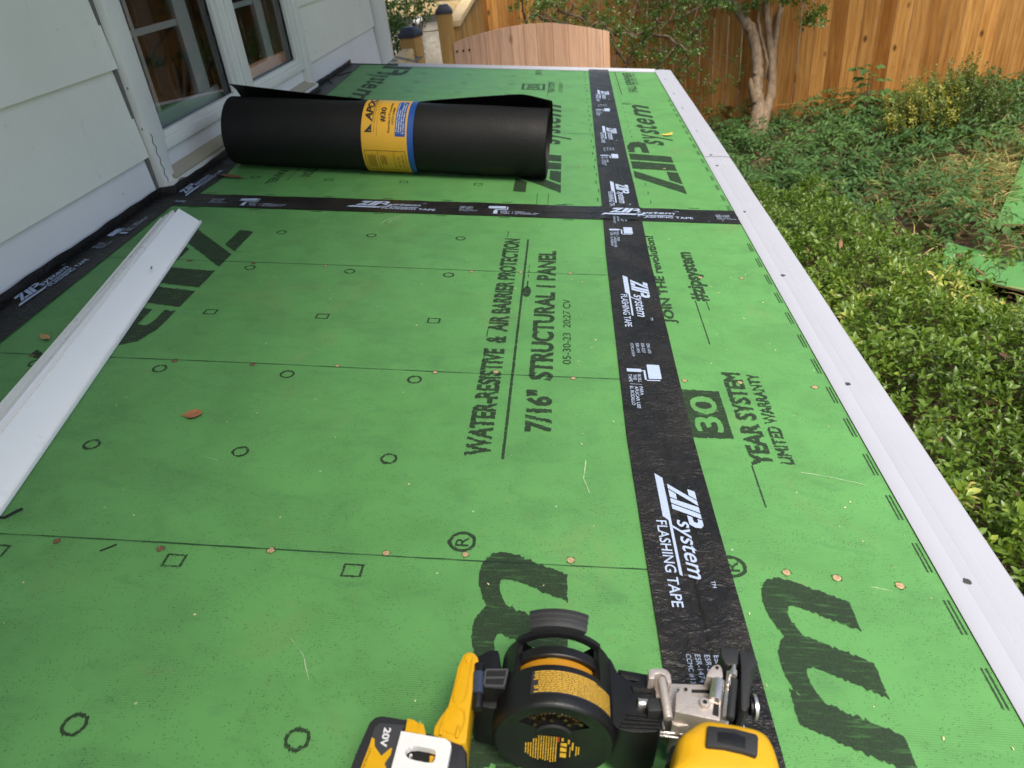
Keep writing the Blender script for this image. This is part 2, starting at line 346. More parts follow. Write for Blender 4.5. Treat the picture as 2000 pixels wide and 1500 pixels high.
class Ink:
    def __init__(s): s.b = Buf()
    def put(s, loops, fn, step=0.0, rag=(0, 0), mi=0):
        """loops in lettering coordinates -> fn(u, v) = place on the surface; rag = ragged-edge spikes along u and v"""
        ls = []
        for l in loops:
            l2 = [p for i, p in enumerate(l) if math.hypot(p[0] - l[i - 1][0], p[1] - l[i - 1][1]) > 1e-7]
            if len(l2) < 3: continue
            if step: l2 = dens(l2, step)
            if rag[0] or rag[1]:
                l2 = [(p[0] + rag[0] * random.choice((-1, 1)) * random.random() ** 2.0, p[1] + rag[1] * random.choice((-1, 1)) * random.random() ** 2.0) for p in l2]
            ls.append(l2)
        if not ls: return s
        bb = [(min(p[0] for p in l), max(p[0] for p in l), min(p[1] for p in l), max(p[1] for p in l)) for l in ls]
        order = sorted(range(len(ls)), key=lambda i: -(bb[i][1] - bb[i][0]) * (bb[i][3] - bb[i][2])); groups = []
        for i in order:                                                   # counters go with the letter that encloses them
            for g in groups:
                j = g[0]
                if bb[j][0] < bb[i][0] and bb[i][1] < bb[j][1] and bb[j][2] < bb[i][2] and bb[i][3] < bb[j][3] and within(ls[i][0], ls[j]): g.append(i); break
            else: groups.append([i])
        for g in groups:
            sub = [ls[i] for i in g]; flat = [p for l in sub for p in l]
            ed, o = [], 0
            for l in sub: k = len(l); ed += [(o + i, o + (i + 1) % k) for i in range(k)]; o += k
            cv, _, cf, *_r = delaunay_2d_cdt([Vector(p) for p in flat], ed, [], 1, 1e-7)
            if not cf: continue
            va = np.array([(p.x, p.y) for p in cv]); ct = np.array([va[list(f)].mean(0) for f in cf]); win = np.zeros(len(ct))
            for gi, l in enumerate(sub):                                  # winding rule: inside the letter, outside its counters
                a = np.array(l); b_ = np.roll(a, -1, 0); wn_ = np.zeros(len(ct))
                for (x0, y0), (x1, y1) in zip(a, b_):
                    up = (y0 <= ct[:, 1]) & (y1 > ct[:, 1]); dn = (y0 > ct[:, 1]) & (y1 <= ct[:, 1]); cr = (x1 - x0) * (ct[:, 1] - y0) - (ct[:, 0] - x0) * (y1 - y0)
                    wn_ += (up & (cr > 0)).astype(int) - (dn & (cr < 0)).astype(int)
                win = np.where(wn_ != 0, 1 - win, win)
            s.b.add([fn(p[0], p[1]) for p in va], [f for f, w_ in zip(cf, win) if w_ > 0], 0.5, mi)
        return s
    def obj(s, name, mats, parent, base=None):
        o = s.b.obj(name, mats, parent, base=base, normals=False)
        return o
def rect(u0, u1, v0, v1): return [[(u0, v0), (u1, v0), (u1, v1), (u0, v1)]]
def ring_loops(cx, cy, r, w, n=28):
    return [[(cx + a * math.cos(2 * math.pi * i / n), cy + a * math.sin(2 * math.pi * i / n)) for i in range(n)] for a in (r, r - w)]
def zip_logo():
    """the slanted word mark in tape units: (loops, loops of 'system')"""
    Z = [[(0.0205, 0.043), (0.0298, 0.043), (0.0620, 0.077), (0.0527, 0.077)],
         [(0.0300, 0.0680), (0.0345, 0.077), (0.0506, 0.077), (0.0421, 0.0680)],
         [(0.0320, 0.043), (0.0472, 0.043), (0.0517, 0.0515), (0.0400, 0.0515)]]
    I = [[(0.0494, 0.043), (0.0588, 0.043), (0.0755, 0.077), (0.0646, 0.077)]]
    Pl = [[(0.0609, 0.043), (0.0702, 0.043), (0.0870, 0.077), (0.0776, 0.077)],
          [(0.0892, 0.077), (0.0985, 0.077), (0.1035, 0.0735), (0.1030, 0.0665), (0.0975, 0.060), (0.0812, 0.0595), (0.0842, 0.0655), (0.0925, 0.0660), (0.0945, 0.0700), (0.0925, 0.0715), (0.0866, 0.0715)]]
    return Z + I + Pl
LOGO = zip_logo(); BAR = [[(0, 0.029), (0.084, 0.029), (0.091, 0.0352), (0.181, 0.0352), (0.183, 0.0385), (0.009, 0.0385)]]

# ------------------------------------------------------------------ ground
def gz(x, y): return -1.35 + 0.12 * (x - 2.2) - 0.05 * y
def ground():
    b = Buf(); xs = np.concatenate([np.linspace(-60, -3, 12), np.linspace(-2.5, 10, 90), np.linspace(11, 60, 12)]); ys = np.concatenate([np.linspace(-30, -3, 10), np.linspace(-2.5, 10, 90), np.linspace(11, 60, 12)])
    def fn(x, y):
        cx = min(max(x, -3), 9); cy = min(max(y, -3), 10)
        return (x, y, gz(cx, cy) + 0.025 * math.sin(3.1 * x + 1.3 * y) * math.sin(2.3 * y - 0.7 * x) + 0.012 * math.sin(9 * x) * math.sin(8 * y + 1))
    b.grid(fn, list(xs), list(ys))
    m, n, l, bs = mat('leaf mould soil'); v = coords(n, l)
    c = mix(n, l, ramp(n, l, noise(n, l, v, 18, 6, 0.7), [(0.35, 0.0), (0.7, 1.0)]), (0.035, 0.022, 0.014), (0.13, 0.085, 0.055))
    c = mix(n, l, ramp(n, l, noise(n, l, v, 1.7, 4), [(0.45, 0.0), (0.6, 1.0)]), c, (0.11, 0.085, 0.04)); l.new(c, bs.inputs['Base Color']); setin(bs, rough=0.9, spec=0.2)
    bump(n, l, bs, noise(n, l, v, 40, 6, 0.7), 0.9, 0.03)
    tag(b.obj('ground', m, smooth=True), kind='structure')
ground()

# ------------------------------------------------------------------ house
house = thing('house', 'grey green lap sided house wall with two white casement windows beside the roof', 'house', (0, 0, -1.35))
HB = (0, 0, -1.35)
def lap(b, y0, y1, z0, z1, tint=0.5):
    # one lap board: thicker at its lower edge, 1 mm clear of the sheathing behind
    vs = [(0.001, y0, z0), (0.021, y0, z0), (0.001, y1, z0), (0.021, y1, z0), (0.001, y0, z1), (0.009, y0, z1), (0.001, y1, z1), (0.009, y1, z1)]
    b.hexa(vs, tint)
wb = Buf()
wb.box(-0.25, -0.11, -5, 2.74, -2.2, 2.25)                              # the framed wall behind the boards
wb.box(-0.11, 0.0, -5, 0.09, -2.2, 2.25); wb.box(-0.11, 0.0, 1.475, 2.74, -2.2, 2.25)
wb.box(-0.11, 0.0, 0.09, 1.475, -2.2, 0.03); wb.box(-0.11, 0.0, 0.09, 1.475, 1.52, 2.25)
wb.box(-4.5, -0.25, 2.60, 2.74, -2.2, 2.25)
for k in range(-9, 11):
    z0 = 0.097 + 0.2125 * k; z1 = z0 + 0.2125 + 0.018
    if z1 > 2.3: continue
    if k == -1: continue
    spans = [(-5, 0.083), (1.478, 2.738)] if -1 <= k <= 6 else [(-5, 2.738)]
    for a, c in spans: lap(wb, a, c, z0, z1)
wall_o = wb.obj('wall', MT['siding'], house, base=HB)
b = Buf(); lap(b, -5, 0.074, 0.097 - 0.2125, 0.097 + 0.014); lap(b, 1.478, 2.738, 0.097 - 0.2125, 0.097 + 0.014); b.obj('skirt_board', MT['siding_new'], house, base=HB)
b = Buf(); b.box(0.001, 0.075, 2.752, 2.86, -1.9, 2.25); b.obj('corner_board', MT['trim'], house, base=HB, bevel=0.003)
b = Buf(); b.box(0.0, 0.012, 2.739, 2.7515, -1.9, 2.25); b.obj('corner_caulk', MT['bare_wood'], house, base=HB)
# added eave over the wall, unseen, its depth sized so that it keeps the wall side of the deck in shade
b = Buf(); b.box(-4.5, 1.30, -5.2, 3.3, 2.262, 2.282); b.obj('soffit', MT['trim'], house, base=HB)
b = Buf(); b.box(1.301, 1.325, -5.2, 3.3, 2.24, 2.46); b.obj('fascia_board', MT['trim'], house, base=HB)
b = Buf(); b.add([(1.34, -5.2, 2.47), (1.34, 3.3, 2.47), (-4.5, 3.3, 4.6), (-4.5, -5.2, 4.6), (1.34, -5.2, 2.44), (1.34, 3.3, 2.44), (-4.5, 3.3, 4.57), (-4.5, -5.2, 4.57)], [(0, 1, 2, 3), (4, 7, 6, 5), (0, 4, 5, 1), (1, 5, 6, 2), (2, 6, 7, 3), (3, 7, 4, 0)])
b.obj('roof', plain('dark shingles', (0.06, 0.058, 0.055), 0.9, 0, 0.4, 40), house, base=HB)

glass, n_, l_, b_ = mat('window glass'); setin(b_, rough=0.02, spec=0.5)
b_.inputs['Base Color'].default_value = (1, 1, 1, 1); b_.inputs['Transmission Weight'].default_value = 1.0; b_.inputs['IOR'].default_value = 1.5
lp = n_.new('ShaderNodeBsdfTransparent'); lp.inputs[0].default_value = (0.86, 0.9, 0.88, 1); gl = n_.new('ShaderNodeBsdfGlossy'); gl.inputs['Roughness'].default_value = 0.015
fr = n_.new('ShaderNodeFresnel'); fr.inputs['IOR'].default_value = 1.78; mx_ = n_.new('ShaderNodeMixShader'); n_.remove(b_)
l_.new(fr.outputs[0], mx_.inputs[0]); l_.new(lp.outputs[0], mx_.inputs[1]); l_.new(gl.outputs[0], mx_.inputs[2]); l_.new(mx_.outputs[0], n_['Material Output'].inputs[0])

# shared casing
b = Buf(); b.box(0.0, 0.036, 0.088, 0.150, -0.02, 1.52); b.obj('window_casing', MT['trim'], house, base=HB, bevel=0.003)
b = Buf(); b.box(0.0, 0.036, 1.405, 1.470, -0.02, 1.52); b.obj('window_casing', MT['trim'], house, base=HB, bevel=0.003)
b = Buf(); b.box(0.0, 0.036, 0.1505, 1.4045, 1.44, 1.52); b.obj('window_casing', MT['trim'], house, base=HB, bevel=0.003)
b = Buf(); b.box(0.0, 0.030, 0.752, 0.828, 0.052, 1.44); b.box(0.0303, 0.034, 0.775, 0.806, 0.052, 1.44); b.obj('mullion', MT['trim'], house, base=HB, bevel=0.002)
b = Buf(); b.box(0.0, 0.012, 0.1505, 1.4045, 0.046, 0.0905); b.obj('apron_board', MT['siding_new'], house, base=HB)
b = Buf(); b.add([(0.0, 0.1505, 0.05), (0.0, 1.42, 0.05), (0.050, 1.42, 0.030), (0.050, 0.130, 0.030), (0.0, 0.1505, 0.025), (0.0, 1.42, 0.025), (0.050, 1.42, 0.025), (0.050, 0.130, 0.025)], [(0, 1, 2, 3), (3, 2, 6, 7), (0, 3, 7, 4), (1, 5, 6, 2)]); b.obj('sill', MT['trim_bare'], house, base=HB)
b = Buf(); b.box(0.0, 0.049, 0.10, 1.46, -0.03, 0.0249); b.obj('sill_fascia', MT['trim'], house, base=HB)
# peeled patch at the near end of the fascia
pk = Ink(); lp_ = [(0.118 + 0.01 * random.random(), -0.006)]
pts = [(0.115, -0.012), (0.20, -0.012), (0.192, 0.004), (0.183, 0.011), (0.170, 0.0165), (0.155, 0.021), (0.140, 0.0225), (0.128, 0.018), (0.119, 0.008)]
pk.put([dens(pts, 0.004)], lambda u, v: (0.0499, u, v), 0, (0.0015, 0.0015)); pk.obj('peeled_patch', MT['bare_wood'], house, base=HB)
# dark open joint in the casing
j = Buf(); j.tube([(0.0365, 0.098 + 0.004 * math.sin(i * 1.7) + 0.00035 * i, 0.15 - i * 0.0075) for i in range(20)], 0.0011, 4); j.obj('paint_crack', MT['dark'], house, base=HB)
b = Buf(); b.box(0.0, 0.016, 0.0745, 0.0878, -0.03, 1.5); b.obj('caulk_strip', plain('dark grey caulk', (0.13, 0.125, 0.11), 0.8, 0, 0.3, 40), house, base=HB)
def window(y0, y1, muntin):
    w = Buf()
    w.box(0.0, 0.026, y0, y0 + 0.026, 0.0905, 1.44); w.box(0.0, 0.026, y1 - 0.018, y1, 0.0905, 1.44)
    w.box(0.0, 0.024, y0 + 0.0262, y1 - 0.0182, 0.0905, 0.118)
    w.box(0.0, 0.015, y0 + 0.0262, y0 + 0.052, 0.1182, 1.44); w.box(0.0, 0.015, y1 - 0.034, y1 - 0.0182, 0.1182, 1.44); w.box(0.0, 0.017, y0 + 0.0522, y1 - 0.0342, 0.1182, 0.134)
    o = w.obj('window', MT['trim'], house, base=HB, bevel=0.0015)
    g = Buf(); g.add([(-0.004, y0 + 0.045, 0.125), (-0.004, y1 - 0.03, 0.125), (-0.004, y1 - 0.03, 1.44), (-0.004, y0 + 0.045, 1.44)], [(0, 1, 2, 3)]); g.obj('glass_pane', glass, o, base=HB, normals=False)
    q = Buf(); x0, x1 = -0.070, -0.052
    a, c = y0 + 0.02, y1 + 0.0
    q.box(x0, x1, a, c, 0.06, 0.158)                                      # bottom rail of the inner sash
    q.box(x0, x1, a, a + 0.03, 0.158, 1.44); q.box(x0, x1, muntin[2], muntin[3], 0.158, 1.44)
    q.box(x0 + 0.003, x1 - 0.003, muntin[0], muntin[1], 0.158, 1.44); q.box(x0 + 0.004, x1 - 0.004, a, muntin[2], 0.352, 0.370)
    q.box(-0.0519, -0.0061, y0, y1, 0.06, 0.118)
    q.obj('inner_sash', MT['sash'], o, base=HB, bevel=0.002)
    r = Buf(); r.box(-0.105, -0.10, y0, y1, 0.06, 1.44); r.obj('dark_room', MT['dark'], o, base=HB)  # black panel stands in for the unlit room
    g = Buf(); g.add([(-0.064, a + 0.03, 0.158), (-0.064, muntin[2], 0.158), (-0.064, muntin[2], 1.44), (-0.064, a + 0.03, 1.44)], [(0, 1, 2, 3)]); g.obj('inner_pane', glass, o, base=HB)
window(0.1505, 0.752, (0.338, 0.356, 0.605, 0.69)); window(0.828, 1.4045, (1.02, 1.036, 1.235, 1.31))

# ------------------------------------------------------------------ the low roof
roof = thing('shed_roof', 'low roof of green sheathing boards with black taped seams and white metal edges', 'roof', mw=RM)
def ink_panel(name): return Ink()
PZ = 0.0007
up_l = lambda y0: (lambda u, v, y0=y0: None)
YF, YN = 2.105, -2.9
def panel(x0, x1, y0, y1, label):
    b = Buf(); b.grid(lambda x, y: (x, y, 0.0), list(np.linspace(x0, x1, 3)), list(np.linspace(y0, y1, 5))); b.box(x0, x1, y0, y1, -0.0111, -0.0003, 0.5, 1)
    o = b.obj('sheathing_panel', [MT['green'], MT['sheath_edge']], roof); o['label'] = label; return o
pNL = panel(-1.19, 0.0445, YN, 0.0455, 'broad near green panel beside the siding'); pNR = panel(0.0475, 0.398, YN, 0.0455, 'narrow near green panel along the white edge')
pFL = panel(-1.19, 0.0545, 0.0490, YF, 'far green panel under the felt roll'); pFR = panel(0.0575, 0.398, 0.0490, YF, 'narrow far green panel along the white edge')
# printed lettering.  A: reads away from the viewer, tops to the wall.  B: reads towards the viewer, tops to the garden
def A(xb): return lambda u, v: (xb - v, u, PZ)
def B(xb): return lambda u, v: (xb + v, -u, PZ)
RG = (0.0022, 0.0008)
def logo_at(ink, fn, start, total, cap, sys, rag=(0.0026, 0.0009)):
    ks = total / 0.168; up = lambda p: (p[0] + (0.077 - p[1]) * 0.4, p[1]); logo = [[up(p) for p in l] for l in LOGO]; s0, sl = sys[0], sys[1] - sys[0]; kt = cap / 0.034
    ink.put([[(start + (p[0] - 0.02) * ks, (p[1] - 0.043) * kt) for p in l] for l in (logo[:3] if ink is not frk else [logo[0], logo[2]])], fn, 0.0022, rag)
    for l in logo[3:]: ink.put([[(start + (p[0] - 0.02) * ks, (p[1] - 0.043) * kt) for p in l]], fn, 0.0022, rag)
    for i, ch in enumerate('system'):
        a = (0, .105, .24, .37, .475, .645)[i]; w_ = (.115, .13, .115, .10, .155, .355)[i]; u = s0 + sl * a; hi = {'t': 0.66}.get(ch, 0.535)
        ink.put(text(ch, u, u + sl * w_ * 1.06, 0.03 * cap, hi * cap, 0.32, 0.05), fn, 0.0022, rag)
    c = sys[1] + 0.026
    ink.put(ring_loops(c, cap * 0.66, 0.017, 0.0045), fn, 0, (0.0012, 0.0012)); ink.put(text('R', c - 0.008, c + 0.008, cap * 0.66 - 0.008, cap * 0.66 + 0.008, 0, 0.02), fn)
nl, nr, fl, frk = Ink(), Ink(), Ink(), Ink()
logo_at(nl, A(-0.086), -2.39, 1.27, 0.20, (-1.76, -1.155)); logo_at(nr, A(0.2245), -2.38, 1.27, 0.19, (-1.78, -1.172))
logo_at(fl, A(-0.108), 0.095, 1.25, 0.130, (0.70, 1.30)); logo_at(frk, A(0.235), 0.118, 1.25, 0.130, (0.722, 1.325))
logo_at(nl, B(-0.963), 0.047, 1.267, 0.137, (0.665, 1.28)); logo_at(fl, B(-0.985), -2.49, 1.267, 0.145, (-1.92, -1.297))
# near left panel block
nl.put(text('WATER-RESISTIVE  &  AIR BARRIER PROTECTION', -0.962, -0.145, 0, 0.037, 0, 0.085), A(-0.199), 0.0025, RG)
nl.put(rect(-0.967, -0.147, 0, 0.0045), A(-0.179), 0.004, (0, 0.0006))
nl.put(text('7/16"  STRUCTURAL 1 PANEL', -0.90, -0.212, 0, 0.042, 0, 0.085), A(-0.114), 0.0025, RG)
nl.put(text('05-30-23  20:27 CV', -0.704, -0.456, 0, 0.0145, 0, 0.02), A(-0.085), 0.0025, (0.0006, 0.0004))
nl.put([[(-0.452 + 0.025 * (1 - math.cos(t)) , 0.0085 * math.sin(t) * (1 if t < math.pi else 1)) for t in np.linspace(0, 2 * math.pi, 20)]], A(-0.172)); nl.put(rect(-0.41, -0.376, -0.0016, 0.0016), A(-0.172))
for a in (-0.36, -0.335, -0.312): nl.put(rect(a, a + 0.016, -0.0008, 0.0008), A(-0.172))
for (a, c, x) in [(-0.135, -0.10, -0.229), (-0.62, -0.585, -0.234), (-0.70, -0.66, -0.232)]: nl.put(rect(a, c, 0, 0.0018), A(x))
# near right
nr.put([[(-0.895, -0.03), (-0.768, -0.03), (-0.768, 0.030), (-0.895, 0.030)]] + text('30', -0.880, -0.785, -0.020, 0.021, 0, 0.045), A(0.119), 0.0025, (0.0022, 0.0008))
nr.put(text('YEAR SYSTEM', -0.955, -0.709, 0, 0.032, 0, 0.085), A(0.194), 0.0025, RG); nr.put(text('LIMITED WARRANTY', -0.948, -0.711, 0, 0.020, 0, 0.075), A(0.2225), 0.0025, RG)
nr.put(rect(-1.04, -0.955, 0, 0.0022), A(0.163)); nr.put(rect(-0.615, -0.439, 0, 0.0022), A(0.161)); nr.put(rect(-0.481, -0.441, 0, 0.002), A(0.182))
nr.put(text('JOIN THE revolution!', -0.540, -0.098, 0, 0.026, 0, 0.075), A(0.1165), 0.0025, RG); nr.put(text('#zipsystem', -0.441, -0.191, 0, 0.030, 0, 0.075), A(0.1835), 0.0025, RG)
# far panels
fl.put([[(1.582, -0.052), (1.715, -0.052), (1.715, 0.050), (1.582, 0.050)], [(1.597, -0.041), (1.70, -0.041), (1.70, 0.039), (1.597, 0.039)]] + text('30', 1.604, 1.69, -0.03, 0.028, 0, 0.05), A(-0.237), 0.004, (0.003, 0.001))
fl.put(text('YEAR SYSTEM', 1.535, 1.76, 0, 0.027, 0, 0.05), A(-0.143), 0.004, RG); fl.put(text('LIMITED WARRANTY', 1.538, 1.762, 0, 0.018), A(-0.108), 0.004, RG); fl.put(rect(1.46, 1.78, 0, 0.002), A(-0.170))
fl.put(text('JOIN THE', 1.93, 2.09, 0, 0.04, 0, 0.03), A(-0.20), 0.004, RG)
frk.put(text('FALL REMEMBER', 1.588, 2.05, 0, 0.040, 0, 0.055), A(0.2145), 0.004, RG); frk.put(text('7/16 STRUCTURAL', 1.75, 2.04, 0, 0.014), A(0.232), 0.004, RG); frk.put(rect(1.52, 2.06, 0, 0.0035), A(0.1425))
fl.put(text('PANEL', 0.10 - 0.43, 0.10 - 0.30, 0, 0.026, 0, 0.03), B(-0.925), 0.003, RG); fl.put(text('PROTECTION', -0.34 - 0.12, -0.275, 0, 0.030, 0, 0.03), B(-0.85), 0.003, RG); fl.put(rect(-0.46, -0.235, 0, 0.0022), B(-0.875))
fl.put(rect(0.06, 0.19, 0, 0.0015), A(-0.17)); fl.put(rect(0.075, 0.19, 0, 0.0015), A(-0.14))
# fastener marks on an 8 inch grid, seam dashes
for x in (-0.97, -0.76, -0.547, -0.338):
    for k in range(-9, 11):
        y = 0.0475 - 0.2048 * (k + 0.5) - 0.10; y = -0.155 - 0.2058 * k if k >= 0 else 0.252 - 0.2058 * (k + 1)
        (nl if y < 0 else fl).put([rect(x - 0.012, x + 0.012, y - 0.010, y + 0.010)[0], rect(x - 0.009, x + 0.009, y - 0.0075, y + 0.0075)[0]] if k % 3 == 2 else ring_loops(x, y, 0.0120, 0.0036), lambda u, v: (u, v, PZ), 0.0012, (0.0006, 0.0019 if k % 3 != 2 else 0.0009))
for k in range(-14, 18):
    y = -0.038 + 0.0878 * k
    tgt = frk if y > 0.06 else nr
    if y < -0.06 or y > 0.09:
        tgt.put(rect(y - 0.047, y, 0, 0.0021), A(0.3258), 0.002, (0.0004, 0.0003)); tgt.put(rect(y - 0.047, y, 0, 0.0021), A(0.3305), 0.002, (0.0004, 0.0003))
for k in range(-18, 0):
    y = -0.04 + 0.0878 * k; nr.put(rect(y - 0.02, y + 0.006, 0, 0.006), A(0.349), 0.003, (0.002, 0.001))
for k in range(26):
    y = 0.14 + 0.075 * k; (fl).put(rect(y, y + 0.028, 0, 0.0028), A(-0.003 if k % 2 else -0.008)); frk.put(rect(y, y + 0.02, 0, 0.0024), A(0.131))
for k in range(9):
    x = -1.05 + 0.158 * k
    if x > -0.03: continue
    fl.put(rect(x, x + 0.026, 0.108, 0.1115), lambda u, v: (u, v, PZ)); nl.put(rect(x, x + 0.027, -0.009, -0.0055), lambda u, v: (u, v, PZ))
frk.put(rect(0.223, 0.25, 0.107, 0.1105), lambda u, v: (u, v, PZ)); fl.put(rect(-0.121, -0.093, 0.103, 0.1065), lambda u, v: (u, v, PZ))
for ink, p in ((nl, pNL), (nr, pNR), (fl, pFL), (frk, pFR)): ink.obj('printed_lettering', MT['ink'], p)
# snapped chalk lines
MT['chalk'] = m_ink('dark chalk', (0.012, 0.035, 0.022), 0.75, 0.47, (14, 90, 1))
for y, p, x0, x1 in ((-1.158, pNL, -1.09, 0.0), (-0.744, pNL, -1.09, 0.0), (-0.333, pNL, -1.09, 0.0), (0.85, pFL, -1.0, 0.0)):
    c = Ink(); c.put([[(x, y + 0.0012 * math.sin(x * 7) - 0.0011) for x in np.linspace(x0, x1, 60)] + [(x, y + 0.0012 * math.sin(x * 7) + 0.0011) for x in np.linspace(x1, x0, 60)]], lambda u, v: (u, v, PZ + 0.0002), 0, (0, 0.0004)); c.obj('chalk_line', MT['chalk'], p)
# pale scratches
MT['scratch'] = m_ink('pale scratch', (0.55, 0.62, 0.42), 0.7, 0.45, (120, 120, 1))
for pts, p, w_ in [([(-0.541, -0.085), (-0.535, -0.055), (-0.515, -0.03), (-0.49, -0.012)], pNL, 0.0016), ([(-0.525, -0.083), (-0.52, -0.055), (-0.50, -0.03)], pNL, 0.0014), ([(0.225, -0.965), (0.26, -0.972), (0.305, -0.985)], pNR, 0.0012), ([(-0.066, -0.96), (-0.07, -1.0), (-0.063, -1.03)], pNL, 0.0012),
                   ([(-0.38, -1.28), (-0.36, -1.30), (-0.345, -1.33)], pNL, 0.0008), ([(0.25, -1.166), (0.272, -1.171)], pNR, 0.0009), ([(-0.6, -0.99), (-0.57, -1.0)], pNL, 0.0008)]:
    c = Ink(); c.put([[(x - w_ * .5, y + w_ * .5) for x, y in pts] + [(x + w_ * .5, y - w_ * .5) for x, y in pts[::-1]]], lambda u, v: (u, v, PZ + 0.0004), 0.006, (0.0005, 0.0005)); c.obj('scratch', MT['scratch'], p)
# nail heads
nm = {}
for kx in ('nailtan', 'nailrust', 'nailgrey'):
    b = Buf(); b.add([(0, 0, 0.0011)] + [(0.0044 * math.cos(a) * (1 + .12 * math.sin(3 * a)), 0.0043 * math.sin(a), 0.0008) for a in np.linspace(0, 2 * math.pi, 14, endpoint=False)] + [(0.0054 * math.cos(a) * (1 + .22 * math.sin(5 * a + 1)), 0.0052 * math.sin(a) * (1 + .25 * math.sin(4 * a)), 0.0009 if kx != 'nailgrey' else 0.0003) for a in np.linspace(0, 2 * math.pi, 14, endpoint=False)], [(0, i + 1, (i + 1) % 14 + 1) for i in range(14)])
    b.add(b.v[1:], [(i, 14 + i, 14 + (i + 1) % 14, (i + 1) % 14) for i in range(14)], .5, 1 if kx != 'nailgrey' else 0)
    o = b.obj('nail_head', [MT[kx], MT['torn']], normals=False); nm[kx] = o.data; bpy.data.objects.remove(o)
def nail(p, x, y, kx, z=0.0): o = bpy.data.objects.new('nail_head', nm[kx]); COL.objects.link(o); o.parent = p; o.location = (x, y, z); o.rotation_euler = (0, 0, random.random() * 6); s_ = 0.85 + 0.25 * random.random(); o.scale = (s_, s_, 1)
for x, y in [(-0.699, -1.164), (-0.571, -1.167), (-0.747, -0.746), (-0.614, -0.747), (-0.862, -0.744), (-0.901, -0.336), (-0.761, -0.338), (-0.991, -0.749), (-0.88, -1.165)]: nail(pNL, x, y, 'nailrust')
for x, y in [(-0.441, -1.16), (-0.305, -1.155), (-0.212, -1.15), (-0.088, -1.15), (-0.293, -0.34), (-0.189, -0.334), (-0.085, -0.331), (-0.209, -0.738), (-0.082, -0.747), (-0.308, -0.747), (-0.473, -0.741), (-0.605, -0.338)]: nail(pNL, x, y, 'nailtan')
for x, y in [(0.16, -1.151), (0.216, -1.155), (0.284, -1.162), (0.099, -0.74), (0.187, -0.328), (0.273, -0.323), (0.188, -0.739), (0.306, -0.743)]: nail(pNR, x, y, 'nailtan')
for x, y in [(0.20, 0.46), (-0.05, 0.75), (-0.05, 0.46)]: nail(pFR if x > 0 else pFL, x, y, 'nailtan')

# ---- flashing tape
def wob(x, y): return 0.0007 * math.sin(31 * x + 9 * math.sin(7 * y)) * math.sin(23 * y + 5 * math.sin(13 * x)) + 0.0007
LX = [(-2.9, 0.030), (-1.256, 0.003), (-1.185, 0.001), (-0.897, -0.006), (-0.206, -0.005), (0.085, 0.0), (0.6, 0.002), (2.11, 0.016)]
def lx(y): return float(np.interp(y, [a for a, _ in LX], [c for _, c in LX]))
def zv(x, y):   # long tape with a crease over the seam
    c = x - lx(y); k = -0.0017 * math.exp(-((c - 0.055 - 0.006 * math.sin(2.1 * y + 1)) / 0.0024) ** 2); return 0.0024 + wob(x, y) + k * (0.6 + 0.4 * math.sin(9 * y))
def tape_words(ink, fn, s0=0.0):
    ink.put([[(s0 + p[0], p[1]) for p in l] for l in BAR], fn, 0.012)
    ink.put([[(s0 + p[0], p[1]) for p in l] for l in LOGO[:3]], fn, 0.008)
    for l in LOGO[3:]: ink.put([[(s0 + p[0], p[1]) for p in l]], fn, 0.008)
    ink.put(text('system', s0 + 0.090, s0 + 0.187, 0.0455, 0.0615, 0.3, 0.02), fn)
    ink.put(text('TM', s0 + 0.188, s0 + 0.1985, 0.069, 0.0735), fn); ink.put(text('FLASHING TAPE', s0 + 0.092, s0 + 0.229, 0.0195, 0.0325, 0, 0.022), fn)
    for i, wd in enumerate(('ESR-1473', 'ESR-2227', 'ESR-1474', 'CCMC #13319')): ink.put(text(wd, s0 + 0.289, s0 + (0.335 if i == 3 else 0.322), 0.024 + (3 - i) * 0.0095, 0.0295 + (3 - i) * 0.0095), fn)
    ink.put(rect(s0 + 0.3775, s0 + 0.3825, 0.012, 0.036), fn); 
    ink.put([[(s0 + 0.3765, 0.012), (s0 + 0.3865, 0.012), (s0 + 0.3865, 0.0355), (s0 + 0.3765, 0.0355)]], lambda u, v: (lambda q: (q[0], q[1], q[2] + 0.0002))(fn(u, v)))
    ink.put([[(s0 + 0.380, 0.0355), (s0 + 0.380, 0.0425), (s0 + 0.412, 0.0425), (s0 + 0.412, 0.064), (s0 + 0.409, 0.064), (s0 + 0.409, 0.0395), (s0 + 0.383, 0.0395), (s0 + 0.383, 0.0355)]], fn, 0.006)
    ink.put([[(s0 + 0.3615, 0.0475), (s0 + 0.3615, 0.0655), (s0 + 0.363, 0.067), (s0 + 0.4045, 0.067), (s0 + 0.406, 0.0655), (s0 + 0.406, 0.0475), (s0 + 0.4045, 0.046), (s0 + 0.363, 0.046)]], fn, 0.006)
    for i, wd in enumerate(('ROLL', 'THE', 'TAPE')): ink.put(text(wd, s0 + 0.394, s0 + 0.394 + 0.006 * len(wd), 0.0285 - i * 0.0075, 0.034 - i * 0.0075, 0, 0.01), fn)
    ink.put(rect(s0 + 0.424, s0 + 0.4248, 0.014, 0.034), fn)
    for i, (wd, e) in enumerate((('PARA', 0.456), ('APLICAR USE', 0.492), ('EL RODILLO', 0.484))): ink.put(text(wd, s0 + 0.431, s0 + e, 0.0285 - i * 0.0075, 0.034 - i * 0.0075, 0, 0.01), fn)
def tape_strip(us, vs_, fn, label):
    b = Buf(); b.grid(fn, us, vs_); o = b.obj('flashing_tape', MT['tape'], roof, smooth=True, normals=False, angle=60); o['label'] = label; return o
P_ = 0.6465
tv = tape_strip(list(np.linspace(YN, YF, 300)), list(np.linspace(0, 0.0953, 50)), lambda y, c: (lx(y) + c, y, zv(lx(y) + c, y)), 'long black tape running from near to far')
